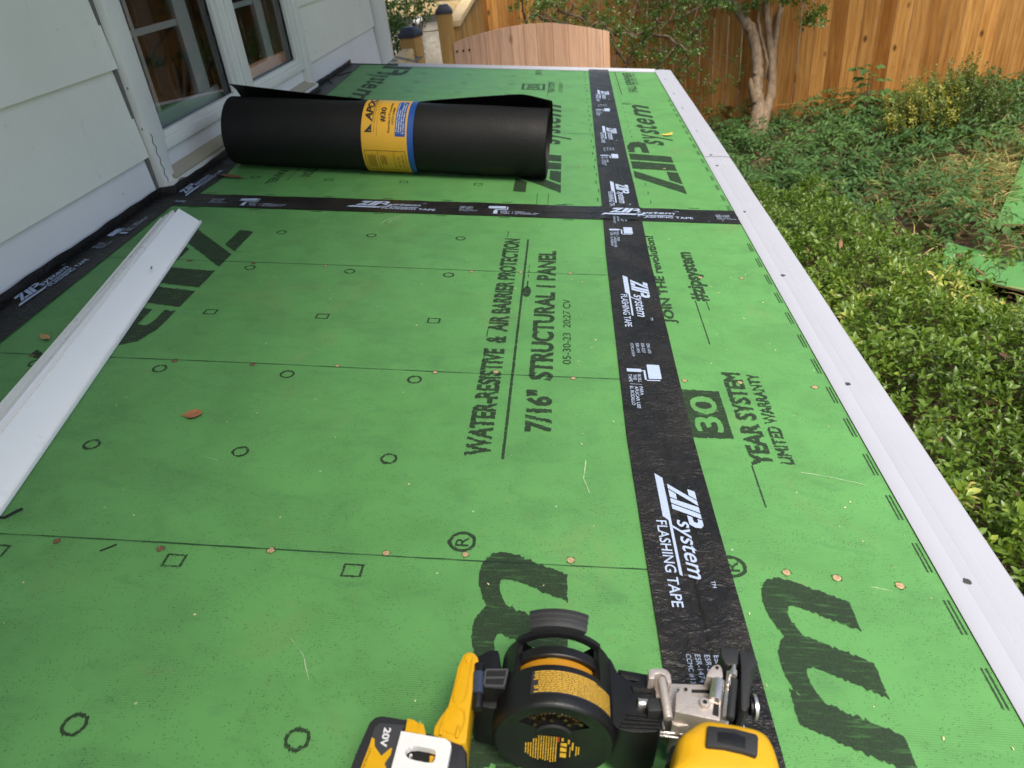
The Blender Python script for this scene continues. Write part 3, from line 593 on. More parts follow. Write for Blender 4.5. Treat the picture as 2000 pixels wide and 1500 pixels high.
ik = Ink(); fv = lambda s, t_: (lx(-s) + t_, -s, 0.0032 + wob(lx(-s) + t_, -s))
for i in range(-1, 5): tape_words(ik, fv, -(-0.985 + i * P_) )
ik.obj('printed_lettering', MT['tapeink'], tv)
zh = lambda x, y: 0.0012 + wob(y * 1.1 + 3, x) + (0.0026 if 0 < x - lx(y) < 0.0953 else 0.0) + 0.0012 * math.exp(-((y - 0.047) / 0.004) ** 2)
th = tape_strip(list(np.linspace(-1.185, 0.352, 150)), list(np.linspace(0, 0.0953, 22)), lambda x, y: (x, y, zh(x, y)), 'shorter black tape running across from the wall to the white edge')
ik = Ink()
for s0 in (-0.653 - P_, -0.653, -0.653 + P_): 
    tape_words(ik, lambda s, t_, s0=s0: (s, t_, zh(s, t_) + 0.0014), s0)
# keep only the words that lie on the tape
keep = [i for i, f in enumerate(ik.b.f) if all(-1.10 < ik.b.v[k][0] < 0.33 for k in f)]; ik.b.f = [ik.b.f[i] for i in keep]; ik.b.t = [0.5] * len(keep); ik.b.m = [0] * len(keep)
ik.obj('printed_lettering', MT['tapeink'], th)
# tape along the wall, its edge turned up against the siding
EX = [(-2.9, -1.03), (-0.715, -1.070), (-0.25, -1.086), (0.03, -1.094), (0.07, -1.094), (0.075, -1.066), (0.253, -1.057), (0.389, -1.075), (0.62, -1.066), (1.20, -1.060), (1.21, -1.072), (2.105, -1.104)]
def ex(y): return float(np.interp(y, [a for a, _ in EX], [c for _, c in EX]))
ys_ = sorted(set(list(np.linspace(YN, YF, 260)) + [a for a, _ in EX]))
def wt(y, c):
    e = ex(y)
    wx = -1.158 if y < 0.088 else (-1.129 if y < 1.47 else -1.158)
    if c <= 1: x = e + (wx - e) * c; return (x, y, 0.0010 + wob(x * 1.3, y) + (0.0004 if c < 1 else 0))
    h = (c - 1) * (0.020 + 0.0016 * math.sin(17 * y) * math.sin(5.3 * y) + 0.0008 * math.sin(61 * y)); return (wx - 0.108 * h + 0.0022 + 0.0003 * math.sin(40 * y), y, 0.0016 + h)
tw = tape_strip(ys_, [0, .1, .2, .3, .4, .5, .6, .7, .8, .9, 1.0, 1.3, 1.65, 2.0], wt, 'black tape lapped up the foot of the siding')
ik = Ink(); fw_ = lambda s, t_: (-1.0985 - t_ * 0.70, s, 0.0032 + wob((-1.0985 - t_) * 1.3, s))
fw2 = lambda s, t_: (-1.066 - t_ * 0.72, s, 0.0032 + wob((-1.066 - t_) * 1.3, s))
for s0 in (-0.583 - P_, -0.583): tape_words(ik, fw_, s0)
tape_words(ik, fw2, 0.067)
ik.obj('printed_lettering', MT['tapeink'], tw)
for pts in ([(-1.115, 1.60), (-1.15, 1.66), (-1.165, 1.70)], [(-1.10, 1.88), (-1.12, 1.84), (-1.125, 1.80), (-1.15, 1.77)]):
    j = Buf(); j.tube([(x, y, 0.003) for x, y in pts], 0.0022, 5); j.obj('tape_fold', MT['dark'], roof)

# ---- white metal edges
def edge_profile(b, y0, y1, dz=0.0, dx=0.0, dents=0.5):
    prof = [(0.336, 0.0022), (0.3375, 0.0030), (0.3555, 0.0046), (0.3585, 0.0038), (0.3615, 0.0048), (0.3715, 0.0060), (0.3735, 0.0048), (0.3765, 0.0058), (0.3860, 0.0063), (0.3885, 0.0051), (0.3920, 0.0057), (0.4135, 0.0044), (0.4160, 0.0030), (0.4170, -0.0010), (0.4165, -0.060), (0.4225, -0.068), (0.4215, -0.070), (0.414, -0.062)]
    ys = list(np.linspace(y0, y1, max(8, int((y1 - y0) / 0.02))))
    b.grid(lambda y, i: (prof[i][0] + dx + 0.0018 * math.sin(1.9 * y), y, prof[i][1] + dz + dents * 0.0011 * math.sin(11 * y + 0.4 * i) * math.sin(3.7 * y + i * .3) * (1 if i > 1 else .3)), ys, list(range(len(prof))))
for y0, y1, dz, lab in ((YN, 0.605, 0.0, 'near length of ribbed white edge metal'), (0.588, 2.118, 0.0013, 'far length of ribbed white edge metal')):
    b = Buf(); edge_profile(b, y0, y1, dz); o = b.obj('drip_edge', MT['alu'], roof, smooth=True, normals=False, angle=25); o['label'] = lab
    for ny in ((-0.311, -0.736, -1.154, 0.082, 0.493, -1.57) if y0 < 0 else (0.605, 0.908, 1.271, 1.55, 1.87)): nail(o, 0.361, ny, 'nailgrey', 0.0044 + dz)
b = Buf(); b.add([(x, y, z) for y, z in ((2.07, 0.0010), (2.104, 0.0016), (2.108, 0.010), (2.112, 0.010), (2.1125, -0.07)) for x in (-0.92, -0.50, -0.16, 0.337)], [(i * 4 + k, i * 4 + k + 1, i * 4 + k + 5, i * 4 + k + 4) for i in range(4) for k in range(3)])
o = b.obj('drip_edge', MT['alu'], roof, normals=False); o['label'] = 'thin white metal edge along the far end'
b = Buf(); b.box(-1.20, -0.90, 2.1055, 2.109, -0.05, 0.004); b.obj('tape_end', MT['tape'], roof)
# framing under the deck
b = Buf(); b.box(0.392, 0.411, YN, 2.09, -0.15, -0.0125); b.obj('fascia_board', MT['trim'], roof)
b = Buf(); b.box(-1.15, 0.39, 2.06, 2.098, -0.15, -0.0125); b.obj('rake_board', MT['trim'], roof)
b = Buf()
for k in range(12): b.box(-1.15, 0.390, -2.42 + k * 0.406 - 0.019, -2.42 + k * 0.406 + 0.019, -0.15, -0.0125)
b.obj('rafters', MT['lumber'], roof)
b = Buf(); b.box(0.002, 1.40, -2.9, 2.0, -2.1, -0.36); tag(b.obj('crawlspace_wall', MT['siding'], smooth=False), 'pale plain wall standing under the low green roof', 'wall')

# measured outlines of the nailer parts, metres in the deck frame
NP = {'hook': [(-0.189, -1.351), (-0.186, -1.3479), (-0.1832, -1.3471), (-0.1786, -1.3485), (-0.1753, -1.3523), (-0.1742, -1.3567), (-0.1758, -1.3712), (-0.1763, -1.3882), (-0.1765, -1.4034), (-0.1763, -1.4329), (-0.1818, -1.4342), (-0.1926, -1.4313), (-0.2043, -1.4284), (-0.2042, -1.4209), (-0.2013, -1.413), (-0.1957, -1.4018), (-0.1936, -1.3831), (-0.1923, -1.3636)], 'hook_in': [(-0.1874, -1.3565), (-0.1831, -1.3517), (-0.1798, -1.356), (-0.1809, -1.3716), (-0.1818, -1.4003), (-0.1929, -1.3991), (-0.1907, -1.3766)], 'hook_in2': [(-0.1942, -1.4032), (-0.1819, -1.4038), (-0.1797, -1.4144), (-0.1826, -1.4278), (-0.1971, -1.4242), (-0.1988, -1.4186)], 'hook_rib1': [(-0.1986, -1.4189), (-0.1961, -1.4183), (-0.1963, -1.4291), (-0.1994, -1.4284)], 'hook_rib2': [(-0.1852, -1.4199), (-0.1826, -1.4202), (-0.183, -1.4305), (-0.1862, -1.4298)], 'batt': [(-0.2661, -1.4721), (-0.2628, -1.4452), (-0.2582, -1.4199), (-0.2542, -1.4138), (-0.2482, -1.4124), (-0.2267, -1.4143), (-0.2167, -1.4227), (-0.1794, -1.4322), (-0.1758, -1.4374), (-0.1713, -1.4656)], 'batt_label': [(-0.2556, -1.4731), (-0.2541, -1.4552), (-0.2512, -1.4261), (-0.2477, -1.422), (-0.2263, -1.4225), (-0.2294, -1.4293), (-0.2306, -1.4412), (-0.2312, -1.4597), (-0.2313, -1.4714)], 'batt_yellow': [(-0.2254, -1.4206), (-0.2199, -1.4216), (-0.216, -1.4242), (-0.2116, -1.4244), (-0.2079, -1.4334), (-0.2089, -1.4353), (-0.2252, -1.4335)], 'plate': [(-0.2273, -1.4348), (-0.192, -1.4387), (-0.1878, -1.4413), (-0.1865, -1.4446), (-0.1875, -1.4619), (-0.188, -1.4735), (-0.2296, -1.4763), (-0.2291, -1.4647)], 'plate_hole': [(-0.2218, -1.4505), (-0.2163, -1.4458), (-0.2, -1.4477), (-0.1976, -1.4497), (-0.1974, -1.4566), (-0.1999, -1.4592), (-0.216, -1.4571), (-0.2198, -1.4547)], 'yband': [(-0.2513, -1.4351), (-0.2489, -1.4363), (-0.2477, -1.4421), (-0.2408, -1.4497), (-0.2346, -1.4426), (-0.2336, -1.443), (-0.2338, -1.4483), (-0.237, -1.4555), (-0.2345, -1.4596), (-0.2335, -1.4721), (-0.2554, -1.4736), (-0.2545, -1.4619), (-0.2518, -1.4424)], 't20v': [(-0.2373, -1.4267), (-0.2432, -1.4262), (-0.2442, -1.4419), (-0.2384, -1.4428)], 'tlith': [(-0.2507, -1.447), (-0.249, -1.4469), (-0.2508, -1.4613)], 'motor': [(-0.0135, -1.4395), (-0.0086, -1.4356), (0.0005, -1.4292), (0.0049, -1.4274), (0.0107, -1.4267), (0.0283, -1.4286), (0.0448, -1.431), (0.0506, -1.4337), (0.0536, -1.4383), (0.0554, -1.4475), (0.0551, -1.4614), (0.0539, -1.4725), (-0.0342, -1.4785), (-0.0224, -1.4627), (-0.018, -1.4525), (-0.0162, -1.4448)], 'pad': [(0.0057, -1.4341), (0.0254, -1.4353), (0.0406, -1.4388), (0.0412, -1.4413), (0.0378, -1.4545), (0.0362, -1.4555), (0.0282, -1.4531), (0.0147, -1.4508), (0.0018, -1.4504)], 'pad_in': [(0.0119, -1.4393), (0.0242, -1.4393), (0.0315, -1.4422), (0.0297, -1.4507), (0.0105, -1.447)], 'sidegrip': [(-0.0172, -1.4295), (-0.0094, -1.4281), (-0.0112, -1.4353), (-0.0162, -1.4426), (-0.0231, -1.4448), (-0.02, -1.4394)], 'mag': [(-0.0606, -1.3320), (-0.0560, -1.3360), (-0.0523, -1.3471), (-0.0496, -1.3514), (-0.0432, -1.3554), (-0.0367, -1.3587), (-0.0245, -1.3496), (-0.0199, -1.3515), (-0.0203, -1.37), (-0.0192, -1.3905), (-0.0178, -1.4032), (-0.0377, -1.4055), (-0.0511, -1.4045), (-0.058, -1.4001), (-0.0637, -1.3855), (-0.0721, -1.3596)], 'magtop': [(-0.0499, -1.3384), (-0.0227, -1.3422), (-0.018, -1.3441), (-0.0322, -1.3502), (-0.0418, -1.3492), (-0.0484, -1.3451)], 'magrecess': [(-0.0399, -1.3626), (-0.022, -1.3629), (-0.0229, -1.3678), (-0.0385, -1.3679)], 'rib0': [(-0.0467, -1.3897), (-0.0193, -1.3898), (-0.0195, -1.3912), (-0.0468, -1.3913)], 'rib1': [(-0.0488, -1.3938), (-0.0198, -1.3938), (-0.0199, -1.3952), (-0.0489, -1.3954)], 'rib2': [(-0.0508, -1.3975), (-0.0201, -1.3973), (-0.0203, -1.3987), (-0.0509, -1.399)], 'rib3': [(-0.0528, -1.401), (-0.0205, -1.4007), (-0.0206, -1.4021), (-0.0529, -1.4026)], 'm1': [(-0.0187, -1.349), (-0.0147, -1.3476), (-0.0055, -1.3519), (0.0264, -1.3508), (0.0311, -1.3455), (0.0448, -1.3445), (0.0477, -1.352), (0.0411, -1.383), (0.0337, -1.3861), (-0.0021, -1.3931), (-0.0073, -1.3914), (-0.0074, -1.3844), (-0.0141, -1.3777), (-0.0185, -1.3664)], 'm1slot': [(0.0005, -1.3574), (0.0307, -1.3563), (0.0297, -1.3593), (0.0048, -1.3606)], 'm2': [(-0.0034, -1.3708), (-0.0009, -1.3696), (0.0007, -1.3642), (0.0091, -1.3644), (0.0106, -1.3667), (0.0099, -1.372), (0.0338, -1.3776), (0.0299, -1.3949), (-0.0066, -1.389)], 'm2slot': [(0.027, -1.3794), (0.0315, -1.3801), (0.0291, -1.3914), (0.0244, -1.3897)], 'm4': [(0.025, -1.353), (0.0283, -1.3473), (0.0329, -1.3424), (0.0385, -1.3407), (0.0399, -1.3464), (0.0389, -1.3564), (0.0249, -1.3541)], 'loop': [(-0.0263, -1.3552), (-0.0233, -1.353), (-0.0137, -1.3521), (-0.0096, -1.3534), (-0.0073, -1.3582), (-0.0073, -1.3658), (-0.0108, -1.3676), (-0.0122, -1.3596), (-0.0157, -1.3577), (-0.0206, -1.3589), (-0.0215, -1.3636), (-0.0267, -1.3639)], 'tip1': [(0.0415, -1.3253), (0.0574, -1.3263), (0.0534, -1.3429), (0.0453, -1.3446), (0.0423, -1.3425), (0.0402, -1.3358)], 'tip2': [(0.0598, -1.3217), (0.0636, -1.325), (0.0705, -1.3245), (0.0741, -1.3346), (0.0654, -1.3443), (0.0573, -1.379), (0.0524, -1.3849), (0.0493, -1.3826), (0.0578, -1.3392)], 'tip3': [(0.0572, -1.3259), (0.0647, -1.3231), (0.0555, -1.3723), (0.0453, -1.3792), (0.0554, -1.351)], 'foot': [(-0.0465, -1.3889), (-0.0404, -1.3834), (-0.0239, -1.3825), (-0.0249, -1.3949), (-0.0317, -1.3949), (-0.0378, -1.3883), (-0.0427, -1.3897)], 'knobblk': [(-0.0289, -1.3804), (-0.015, -1.3786), (-0.0152, -1.3916), (-0.0296, -1.3933)], 'latch': [(-0.1681, -1.3652), (-0.1468, -1.3637), (-0.1493, -1.3826), (-0.1678, -1.3829)], 'latchw1': [(-0.166, -1.367), (-0.1495, -1.3656), (-0.1502, -1.3721), (-0.1659, -1.3732)], 'latchw2': [(-0.1659, -1.3757), (-0.1506, -1.3737), (-0.1515, -1.3804), (-0.166, -1.3807)], 'lbox': [(-0.1812, -1.3442), (-0.1784, -1.337), (-0.1686, -1.3291), (-0.1586, -1.3275), (-0.1559, -1.3424), (-0.1516, -1.388), (-0.1599, -1.3891), (-0.1753, -1.3866), (-0.1782, -1.3815)]}
NQ = {'boss': (0.0191, -1.3807, 0.076), 'pinA': (-0.0163, -1.3648, 0.088), 'pinB': (-0.0139, -1.4, 0.088), 'rod1A': (0.0345, -1.3584, 0.078), 'rod1B': (0.0283, -1.3783, 0.078), 'rod2A': (0.0425, -1.36, 0.075), 'rod2B': (0.035, -1.3919, 0.075), 'rod3A': (0.0481, -1.3558, 0.078), 'rod3B': (0.0378, -1.3937, 0.078), 'spA': (0.049, -1.3458, 0.084), 'spB': (0.0451, -1.3614, 0.084), 'spC': (0.0446, -1.3498, 0.08), 'spD': (0.0417, -1.363, 0.08), 'knobA': (0.0585, -1.3759, 0.07), 'knobB': (0.0654, -1.3759, 0.07), 'scrA': (-0.036, -1.3789, 0.07), 'scrB': (-0.0272, -1.3793, 0.07), 'lp1': (-0.0169, -1.3914, 0.05), 'lp2': (0.0029, -1.392, 0.05), 'lp3': (-0.016, -1.3806, 0.06), 'lp4': (-0.0144, -1.3956, 0.06), 'm4dot': (0.0354, -1.3455, 0.0785), 'm2dot': (0.0053, -1.3679, 0.0765), 'm2dot2': (0.0008, -1.3871, 0.07), 'hingeA': (-0.1731, -1.3615, 0.09), 'hingeB': (-0.171, -1.4014, 0.09), 'st_r0': (-1.036, -0.0786, 0.02), 'st_r1': (-0.8717, -0.9999, 0.02), 'st_l0': (-1.0675, -0.1335, 0.004), 'st_l1': (-0.9434, -0.9017, 0.004), 'st_c0': (-0.9697, -0.1138, 0.004), 'st_c1': (-0.7928, -1.1268, 0.004)}

# ------------------------------------------------------------------ loose white metal strip beside the wall
def V(*a): return Vector(a)
def loose_strip():
    c0, c1 = V(-0.9697, -0.1138, 0.003), V(-0.7928, -1.1268, 0.003); r0, r1 = V(-1.0154, -0.1169, 0.034), V(-0.8548, -1.0174, 0.034); l0, l1 = V(-1.0705, -0.1171, 0.003), V(-0.9446, -0.9003, 0.003)
    def line(a, b_, t): return a + (b_ - a) * t
    d = (c1 - c0).normalized(); base = (-0.95, -0.35, 0)
    t_ = deck_thing('metal_strip', 'loose length of white ribbed edge metal lying beside the siding', 'metal strip', base)
    prof = [('l', 'r', 0, 0), ('l', 'r', .08, .006), ('l', 'r', .16, .004), ('l', 'r', .20, -.003), ('l', 'r', .28, .007), ('l', 'r', .44, .006), ('l', 'r', .48, -.003), ('l', 'r', .56, .007), ('l', 'r', .72, .006), ('l', 'r', .78, -.004), ('l', 'r', .92, -.003), ('r', 'c', -.01, .003), ('r', 'c', .05, .002), ('r', 'c', .5, .001), ('r', 'c', .93, -.0005), ('r', 'c', .965, .004), ('r', 'c', 1.0, .0055), ('r', 'c', 1.025, .003), ('r', 'c', 1.02, -.001)]
    E = {'l': (l0, l1), 'r': (r0, r1), 'c': (c0, c1)}
    L = 2.55; b = Buf(); N_ = 90
    def fn(k, i):
        a, e, s, h = prof[i]; s_len = L * k / N_
        pa = E[a][0] + (E[a][1] - E[a][0]).normalized() * s_len; pe = E[e][0] + (E[e][1] - E[e][0]).normalized() * s_len
        p = pa + (pe - pa) * s; p.z += h + 0.0008 * math.sin(s_len * 7 + i)
        if i == 0: p.x -= 0.0016 * (k % 2); 
        return (p.x, p.y, max(p.z, 0.0015))
    b.grid(fn, list(range(N_ + 1)), list(range(len(prof))))
    o = b.obj('ribbed_face', MT['alu_loose'], t_, smooth=True, base=base, normals=False, angle=28)
    k = Buf()
    for s in np.arange(0.0, L, 0.0035):
        p = l0 + (l1 - l0).normalized() * float(s); k.tube([(p.x + 0.001, p.y, 0.0042), (p.x - 0.0012, p.y - 0.0006, 0.0035)], 0.0011, 4)
    k.obj('serrated_hem', MT['alu_loose'], t_, base=base)
    m = Ink(); m.put([[(-0.935, -0.43), (-0.932, -0.428), (-0.926, -0.442), (-0.929, -0.444)]], lambda u, v: (u, v, 0.0262), 0); m.obj('scuff_mark', MT['ink'], t_, base=base)
loose_strip()

# ------------------------------------------------------------------ roll of felt
def felt_roll():
    A_ = V(-1.0596, 0.3902, 0.0945); B_ = V(-0.1512, 0.3456, 0.0945); ax = (B_ - A_).normalized(); Lr = (B_ - A_).length; RR = 0.0943
    back = V(-ax.y, ax.x, 0); base = (A_.x / 2 + B_.x / 2, A_.y / 2 + B_.y / 2, 0)
    t_ = deck_thing('felt_roll', 'thick roll of black roofing felt with a yellow paper band lying across the green boards', 'roll', base)
    # phi = 0 faces the viewer, 90 degrees is up, 180 is the far side
    def P(u, phi, r): return A_ + ax * u - back * (r * math.cos(phi)) + V(0, 0, r * math.sin(phi))
    b = Buf(); ph = [R(a) for a in np.linspace(-90, 270, 73)]; us = list(np.linspace(0, Lr, 24))
    rr = lambda u, p: RR - 0.0016 * (0.5 + 0.5 * math.sin(2 * p + 3 * u)) * 0.6 + 0.0011 * math.sin(9 * u) * math.sin(3 * p) + 0.0007 * math.sin(23 * u + 2 * p)
    b.grid(lambda u, p: tuple(P(u, p, rr(u, p))), us, ph)
    for u, sg in ((0, -1), (Lr, 1)):                                   # wound ends: stepped turns of felt round a dark core
        rad = [RR, 0.089, 0.0885, 0.081, 0.0805, 0.073, 0.0725, 0.063, 0.0625, 0.052, 0.0515, 0.040, 0.039, 0.029, 0.028]; off = [0, .0, -.004, -.003, -.006, -.004, -.007, -.005, -.009, -.006, -.009, -.008, -.011, -.010, -.05]
        b.grid(lambda i, p: tuple(P(u + sg * (off[i] + 0.003 * math.sin(1.0 * i + u)), p, rad[i] if i else rr(u, p))), list(range(len(rad))), ph)
    b.obj('wound_felt', MT['felt'], t_, smooth=True, base=base, angle=35)
    # the free end, held by the band and springing up on both sides of it
    f = Buf(); U = np.linspace(-0.004, Lr + 0.008, 60)
    def lift(u):
        if u < 0.375: q = (0.375 - u) / 0.375; return 0.004 + 0.027 * q ** 1.15
        if u > 0.555: q = (u - 0.555) / (Lr - 0.555); return 0.003 + 0.027 * min(1, q * 1.35) ** 0.9 - 0.012 * max(0, q - 0.82) / 0.18
        return 0.0012
    def tip(u): return 96 + 4 * math.sin(5 * u) if u < 0.375 else (104 - (0 if u < 0.555 else 6 * (u - 0.555) / 0.35))
    def ff(u, s, d=0.0):
        a0 = 195.0; a1 = tip(u); a = a0 + (a1 - a0) * s; r = RR + 0.0012 + d + lift(u) * s ** 1.6; return tuple(P(u, R(a), r))
    ss = list(np.linspace(0, 1, 14)); f.grid(lambda u, s: ff(u, s), list(U), ss); f.grid(lambda u, s: ff(u, s, -0.0016), list(U), ss, flip=True)
    f.grid(lambda u, d: ff(u, 1.0, d), list(U), [-0.0016, 0.0]); f.grid(lambda s, d: ff(U[0], s, d), ss, [-0.0016, 0.0]); f.grid(lambda s, d: ff(U[-1], s, d), ss, [-0.0016, 0.0])
    f.obj('loose_end', MT['felt'], t_, smooth=True, base=base, angle=40)
    # paper band
    u0, u1 = 0.386, 0.546
    g = Buf(); vm = lambda v: 0.402 + (v - 0.386) * 0.906
    g.grid(lambda u, p: tuple(P(vm(u), p, RR + 0.0026)), [u0, u1 - 0.019], ph); g.grid(lambda u, p: tuple(P(vm(u), p, RR + 0.0026)), [u1 - 0.019, u1], ph, mi=1)
    band = g.obj('paper_band', [MT['label_yellow'], MT['label_blue']], t_, smooth=True, base=base)
    def fn(h): return lambda s, v: tuple(P(vm(v), s, RR + h))            # s = angle (reads upward over the roll), v decreases towards the tops
    def bx(s0, s1, v0, v1): return dens([(R(s0), v0), (R(s1), v0), (R(s1), v1), (R(s0), v1)], 0.02)
    def tx(w_, s0, s1, base_v, cap, sh=0.0, off=0.0): return [[(x, base_v - (y)) for x, y in l] for l in text(w_, R(s0), R(s1), 0, cap, sh, off)]
    k = Ink(); F = fn(0.0032)
    k.put([[(R(20), 0.395), (R(34), 0.418), (R(20), 0.4185)], [(R(22.5), 0.409), (R(25), 0.415), (R(22.5), 0.415)]], F, 0.01); k.put(tx('APOC', 37, 97, 0.4185, 0.0225, 0.25, 0.085), F, 0.02)
    k.put([bx(36, 97, 0.4195, 0.4215)], F); k.put(tx('The Choice of Top Professionals', 20, 90, 0.4275, 0.0035), F); k.put([bx(14, 92, 0.4345, 0.4352)], F)
    k.put(tx('#30', 37, 66, 0.4600, 0.0185, 0, 0.065), F, 0.02); k.put(tx('Standard Protection', 20, 80, 0.4745, 0.0075, 0, 0.03), F); k.put(tx('ASTM D4869', 33, 66, 0.4855, 0.0070, 0, 0.03), F)
    fr = lambda a, c, v0, v1, w_, wr: [bx(a, c, v0, v0 + w_), bx(a, c, v1 - w_, v1), bx(a, a + wr, v0, v1), bx(c - wr, c, v0, v1)]
    for l in fr(-50, -8, 0.393, 0.520, 0.0011, 0.7): k.put([l], F)
    for v in (0.433, 0.483): k.put([bx(-50, -8, v, v + 0.0009)], F)
    for i in range(7): k.put([bx(-44 + random.random() * 3, -14 - random.random() * 5, 0.401 + i * 0.0038, 0.4022 + i * 0.0038)], F)
    for i in range(4): k.put([bx(-38 + random.random() * 4, -14 - random.random() * 6, 0.441 + i * 0.005, 0.4426 + i * 0.005)], F)
    k.put(tx("36\" X 72'", -42, -18, 0.4995, 0.0060, 0, 0.01), F); k.put(tx('216 SQ FT', -44, -14, 0.5130, 0.0060, 0, 0.01), F)
    k.obj('black_print', MT['label_ink'], band, base=base)
    q = Buf(); q.grid(lambda s, v: tuple(P(vm(v), s, RR + 0.0030)), [R(a) for a in np.linspace(15, 86, 20)], [0.4905, 0.5215]); q.obj('blue_box', MT['label_blue'], band, smooth=True, base=base)
    wk = Ink(); F2 = fn(0.0036)
    for i, (w_, e) in enumerate((('Protects Against Moisture', 84), ('Breathable Membrane', 60), ('Use Under Roof Shingle, Tile', 84), ('& Other Primary Coverings', 78))): wk.put(tx('- ' + w_ if i < 3 else w_, 19, e, 0.4970 + i * 0.0068, 0.0045, 0, 0.035), F2)
    wk.obj('white_print', MT['white_print'], band, base=base)
felt_roll()

# ------------------------------------------------------------------ coil nailer
def nailer():
    base = (-0.10, -1.39, 0.0)
    t_ = deck_thing('coil_nailer', 'yellow and black cordless nail gun lying at the near edge of the roof', 'nail gun', base)
    def plate(name, key, z0, z1, m, parent=t_, bevel=0.0012, top_in=0.0, sm=0, poly=None):
        b = Buf(); prism(b, smooth_poly(poly or NP[key], sm), z0, z1, top_in=top_in); return b.obj(name, m, parent, smooth=True, base=base, bevel=bevel, angle=50)
    Y_, K_, KR, ME = MT['yellow'], MT['black_plastic'], MT['black_rubber'], MT['metal']
    # canister: a drum with its axis away from the viewer
    C0 = V(-0.107, -1.409, 0.0525)
    ax = V(0.03, 1.0, 0.0).normalized(); sx = V(1.0, -0.03, 0).normalized()
    def Pc(s, r, a): return tuple(C0 + ax * s + sx * (r * math.sin(a)) + V(0, 0, r * math.cos(a)))       # a = 0 up, positive to the right
    def rev(b, prof, a0, a1, n=48, mi=0): b.grid(lambda a, i: Pc(prof[i][0], prof[i][1], a), [R(x) for x in np.linspace(a0, a1, n)], list(range(len(prof))), mi=mi)
    RC = 0.0515; b = Buf()
    rev(b, [(0.0065, 0.0), (0.0060, 0.0165)], 0, 360); rev(b, [(0.0060, 0.0165), (0.0035, 0.0355)], 56, 304)
    rev(b, [(0.0035, 0.0355), (0.0022, 0.0440), (0.0004, 0.0470), (0.0, 0.0490), (0.0012, 0.0508), (0.0030, 0.0517), (0.0100, 0.0517), (0.0365, 0.0512)], 0, 360, 72)
    rev(b, [(0.0365, 0.0512), (0.0385, 0.0505), (0.0385, 0.0395)], -46, 46); rev(b, [(0.0365, 0.0512), (0.0740, 0.0495), (0.0755, 0.0470), (0.0755, 0.0)], 46, 314, 60)
    rev(b, [(0.0385, 0.047), (0.074, 0.046)], 46, 314, 60)
    for a in (46, -46): b.add([Pc(s, r, R(a)) for s, r in ((0.0385, 0.0505), (0.0740, 0.0495), (0.0740, 0.044), (0.0385, 0.044))], [(0, 1, 2, 3)])
    rev(b, [(0.0710, 0.0445), (0.0710, 0.0500), (0.0715, 0.0510), (0.0755, 0.0510), (0.0760, 0.0500), (0.0760, 0.0445), (0.0710, 0.0445)], -47, 47)
    rev(b, [(0.0520, 0.0420), (0.0520, 0.0455), (0.0530, 0.0462), (0.0610, 0.0462), (0.0615, 0.0452), (0.0615, 0.0420), (0.0520, 0.0420)], -58, 58)
    can = b.obj('canister', K_, t_, smooth=True, base=base, normals=True, angle=32)
    b = Buf(); rev(b, [(0.037, 0.0400), (0.0525, 0.0405), (0.0525, 0.030)], -62, 62); b.obj('drum_liner', plain('amber plastic liner', (0.42, 0.19, 0.012), 0.3, 0, 0.1), can, smooth=True, base=base, angle=40)  # amber colour holds the shade falling on the yellow liner
    b = Buf(); rev(b, [(0.012, 0.0), (0.012, 0.045)], 0, 360); b.obj('drum_floor', MT['dark'], can, base=base)
    b = Buf()                                                          # wire coil of nails behind the crescent window
    for i in range(15):
        a = R(-50 + i * 7.1); p0 = V(*Pc(0.0105, 0.0185, a)); p1 = V(*Pc(0.0080, 0.0325, a + 0.05)); b.tube([p0, p1], 0.0008, 6)
        if i % 2 == 0: c = V(*Pc(0.0066, 0.0210 + 0.004 * (i % 3), a)); b.tube([c, c - ax * 0.0008], 0.0017, 10)
    for r_ in (0.0262, 0.0312): b.tube([Pc(0.0095, r_, R(a)) for a in np.linspace(-48, 48, 30)], 0.00035, 4)
    b.obj('nail_coil', MT['brass'], can, smooth=True, base=base)
    b = Buf(); rev(b, [(0.0050, 0.0155), (0.0030, 0.0160), (0.0030, 0.0172), (0.0052, 0.0175)], -56, 56); b.obj('window_lip', KR, can, smooth=True, base=base)
    # grip tab on the far rim
    b = Buf(); prof = [(0.0730, 0.0495), (0.0718, 0.0560), (0.0722, 0.0588), (0.0740, 0.0600), (0.0770, 0.0606), (0.0778, 0.0597), (0.0790, 0.0611), (0.0822, 0.0617), (0.0830, 0.0608), (0.0842, 0.0622), (0.0880, 0.0624), (0.0900, 0.0605), (0.0880, 0.0570), (0.0760, 0.0490)]
    rev(b, prof, -26, 24, 16)
    for a in (-26, 24): b.add([Pc(s, r, R(a)) for s, r in prof], [tuple(range(len(prof)))])
    b.obj('grip_tab', KR, can, smooth=True, base=base, angle=30)
    # warning labels in gold print
    b = Buf(); rev(b, [(0.0105, 0.05185), (0.0325, 0.0515)], -24, 63, 24); lab = b.obj('side_label', plain('satin black label', (0.03, 0.029, 0.032), 0.35), can, smooth=True, base=base)
    b = Buf(); rows = 12
    for i in range(rows):
        s0 = 0.0318 - i * 0.00172; a = -22 + random.random() * (2 if i % 5 else 7)
        if 4 < i < 8: a = -17
        end = 61 if i else 40
        while a < end:
            w_ = 1.2 + random.random() * 5; e = min(a + w_, end); b.grid(lambda q, s: Pc(s, 0.05215 - 0.0003 * (s - 0.0105) / 0.022, R(q)), [a, e], [s0, s0 - 0.00105]); a = e + 0.5
    b.obj('gold_print', MT['yellow_print'], lab, base=base, normals=False)
    b = Buf()
    face = lambda x, z, d=0.0003: tuple(C0 + ax * ((0.0063 if math.hypot(x, z) < 0.0165 else 0.0060 - (math.hypot(x, z) - 0.0165) * 0.1316) - d - 0.0002) + sx * x + V(0, 0, z))
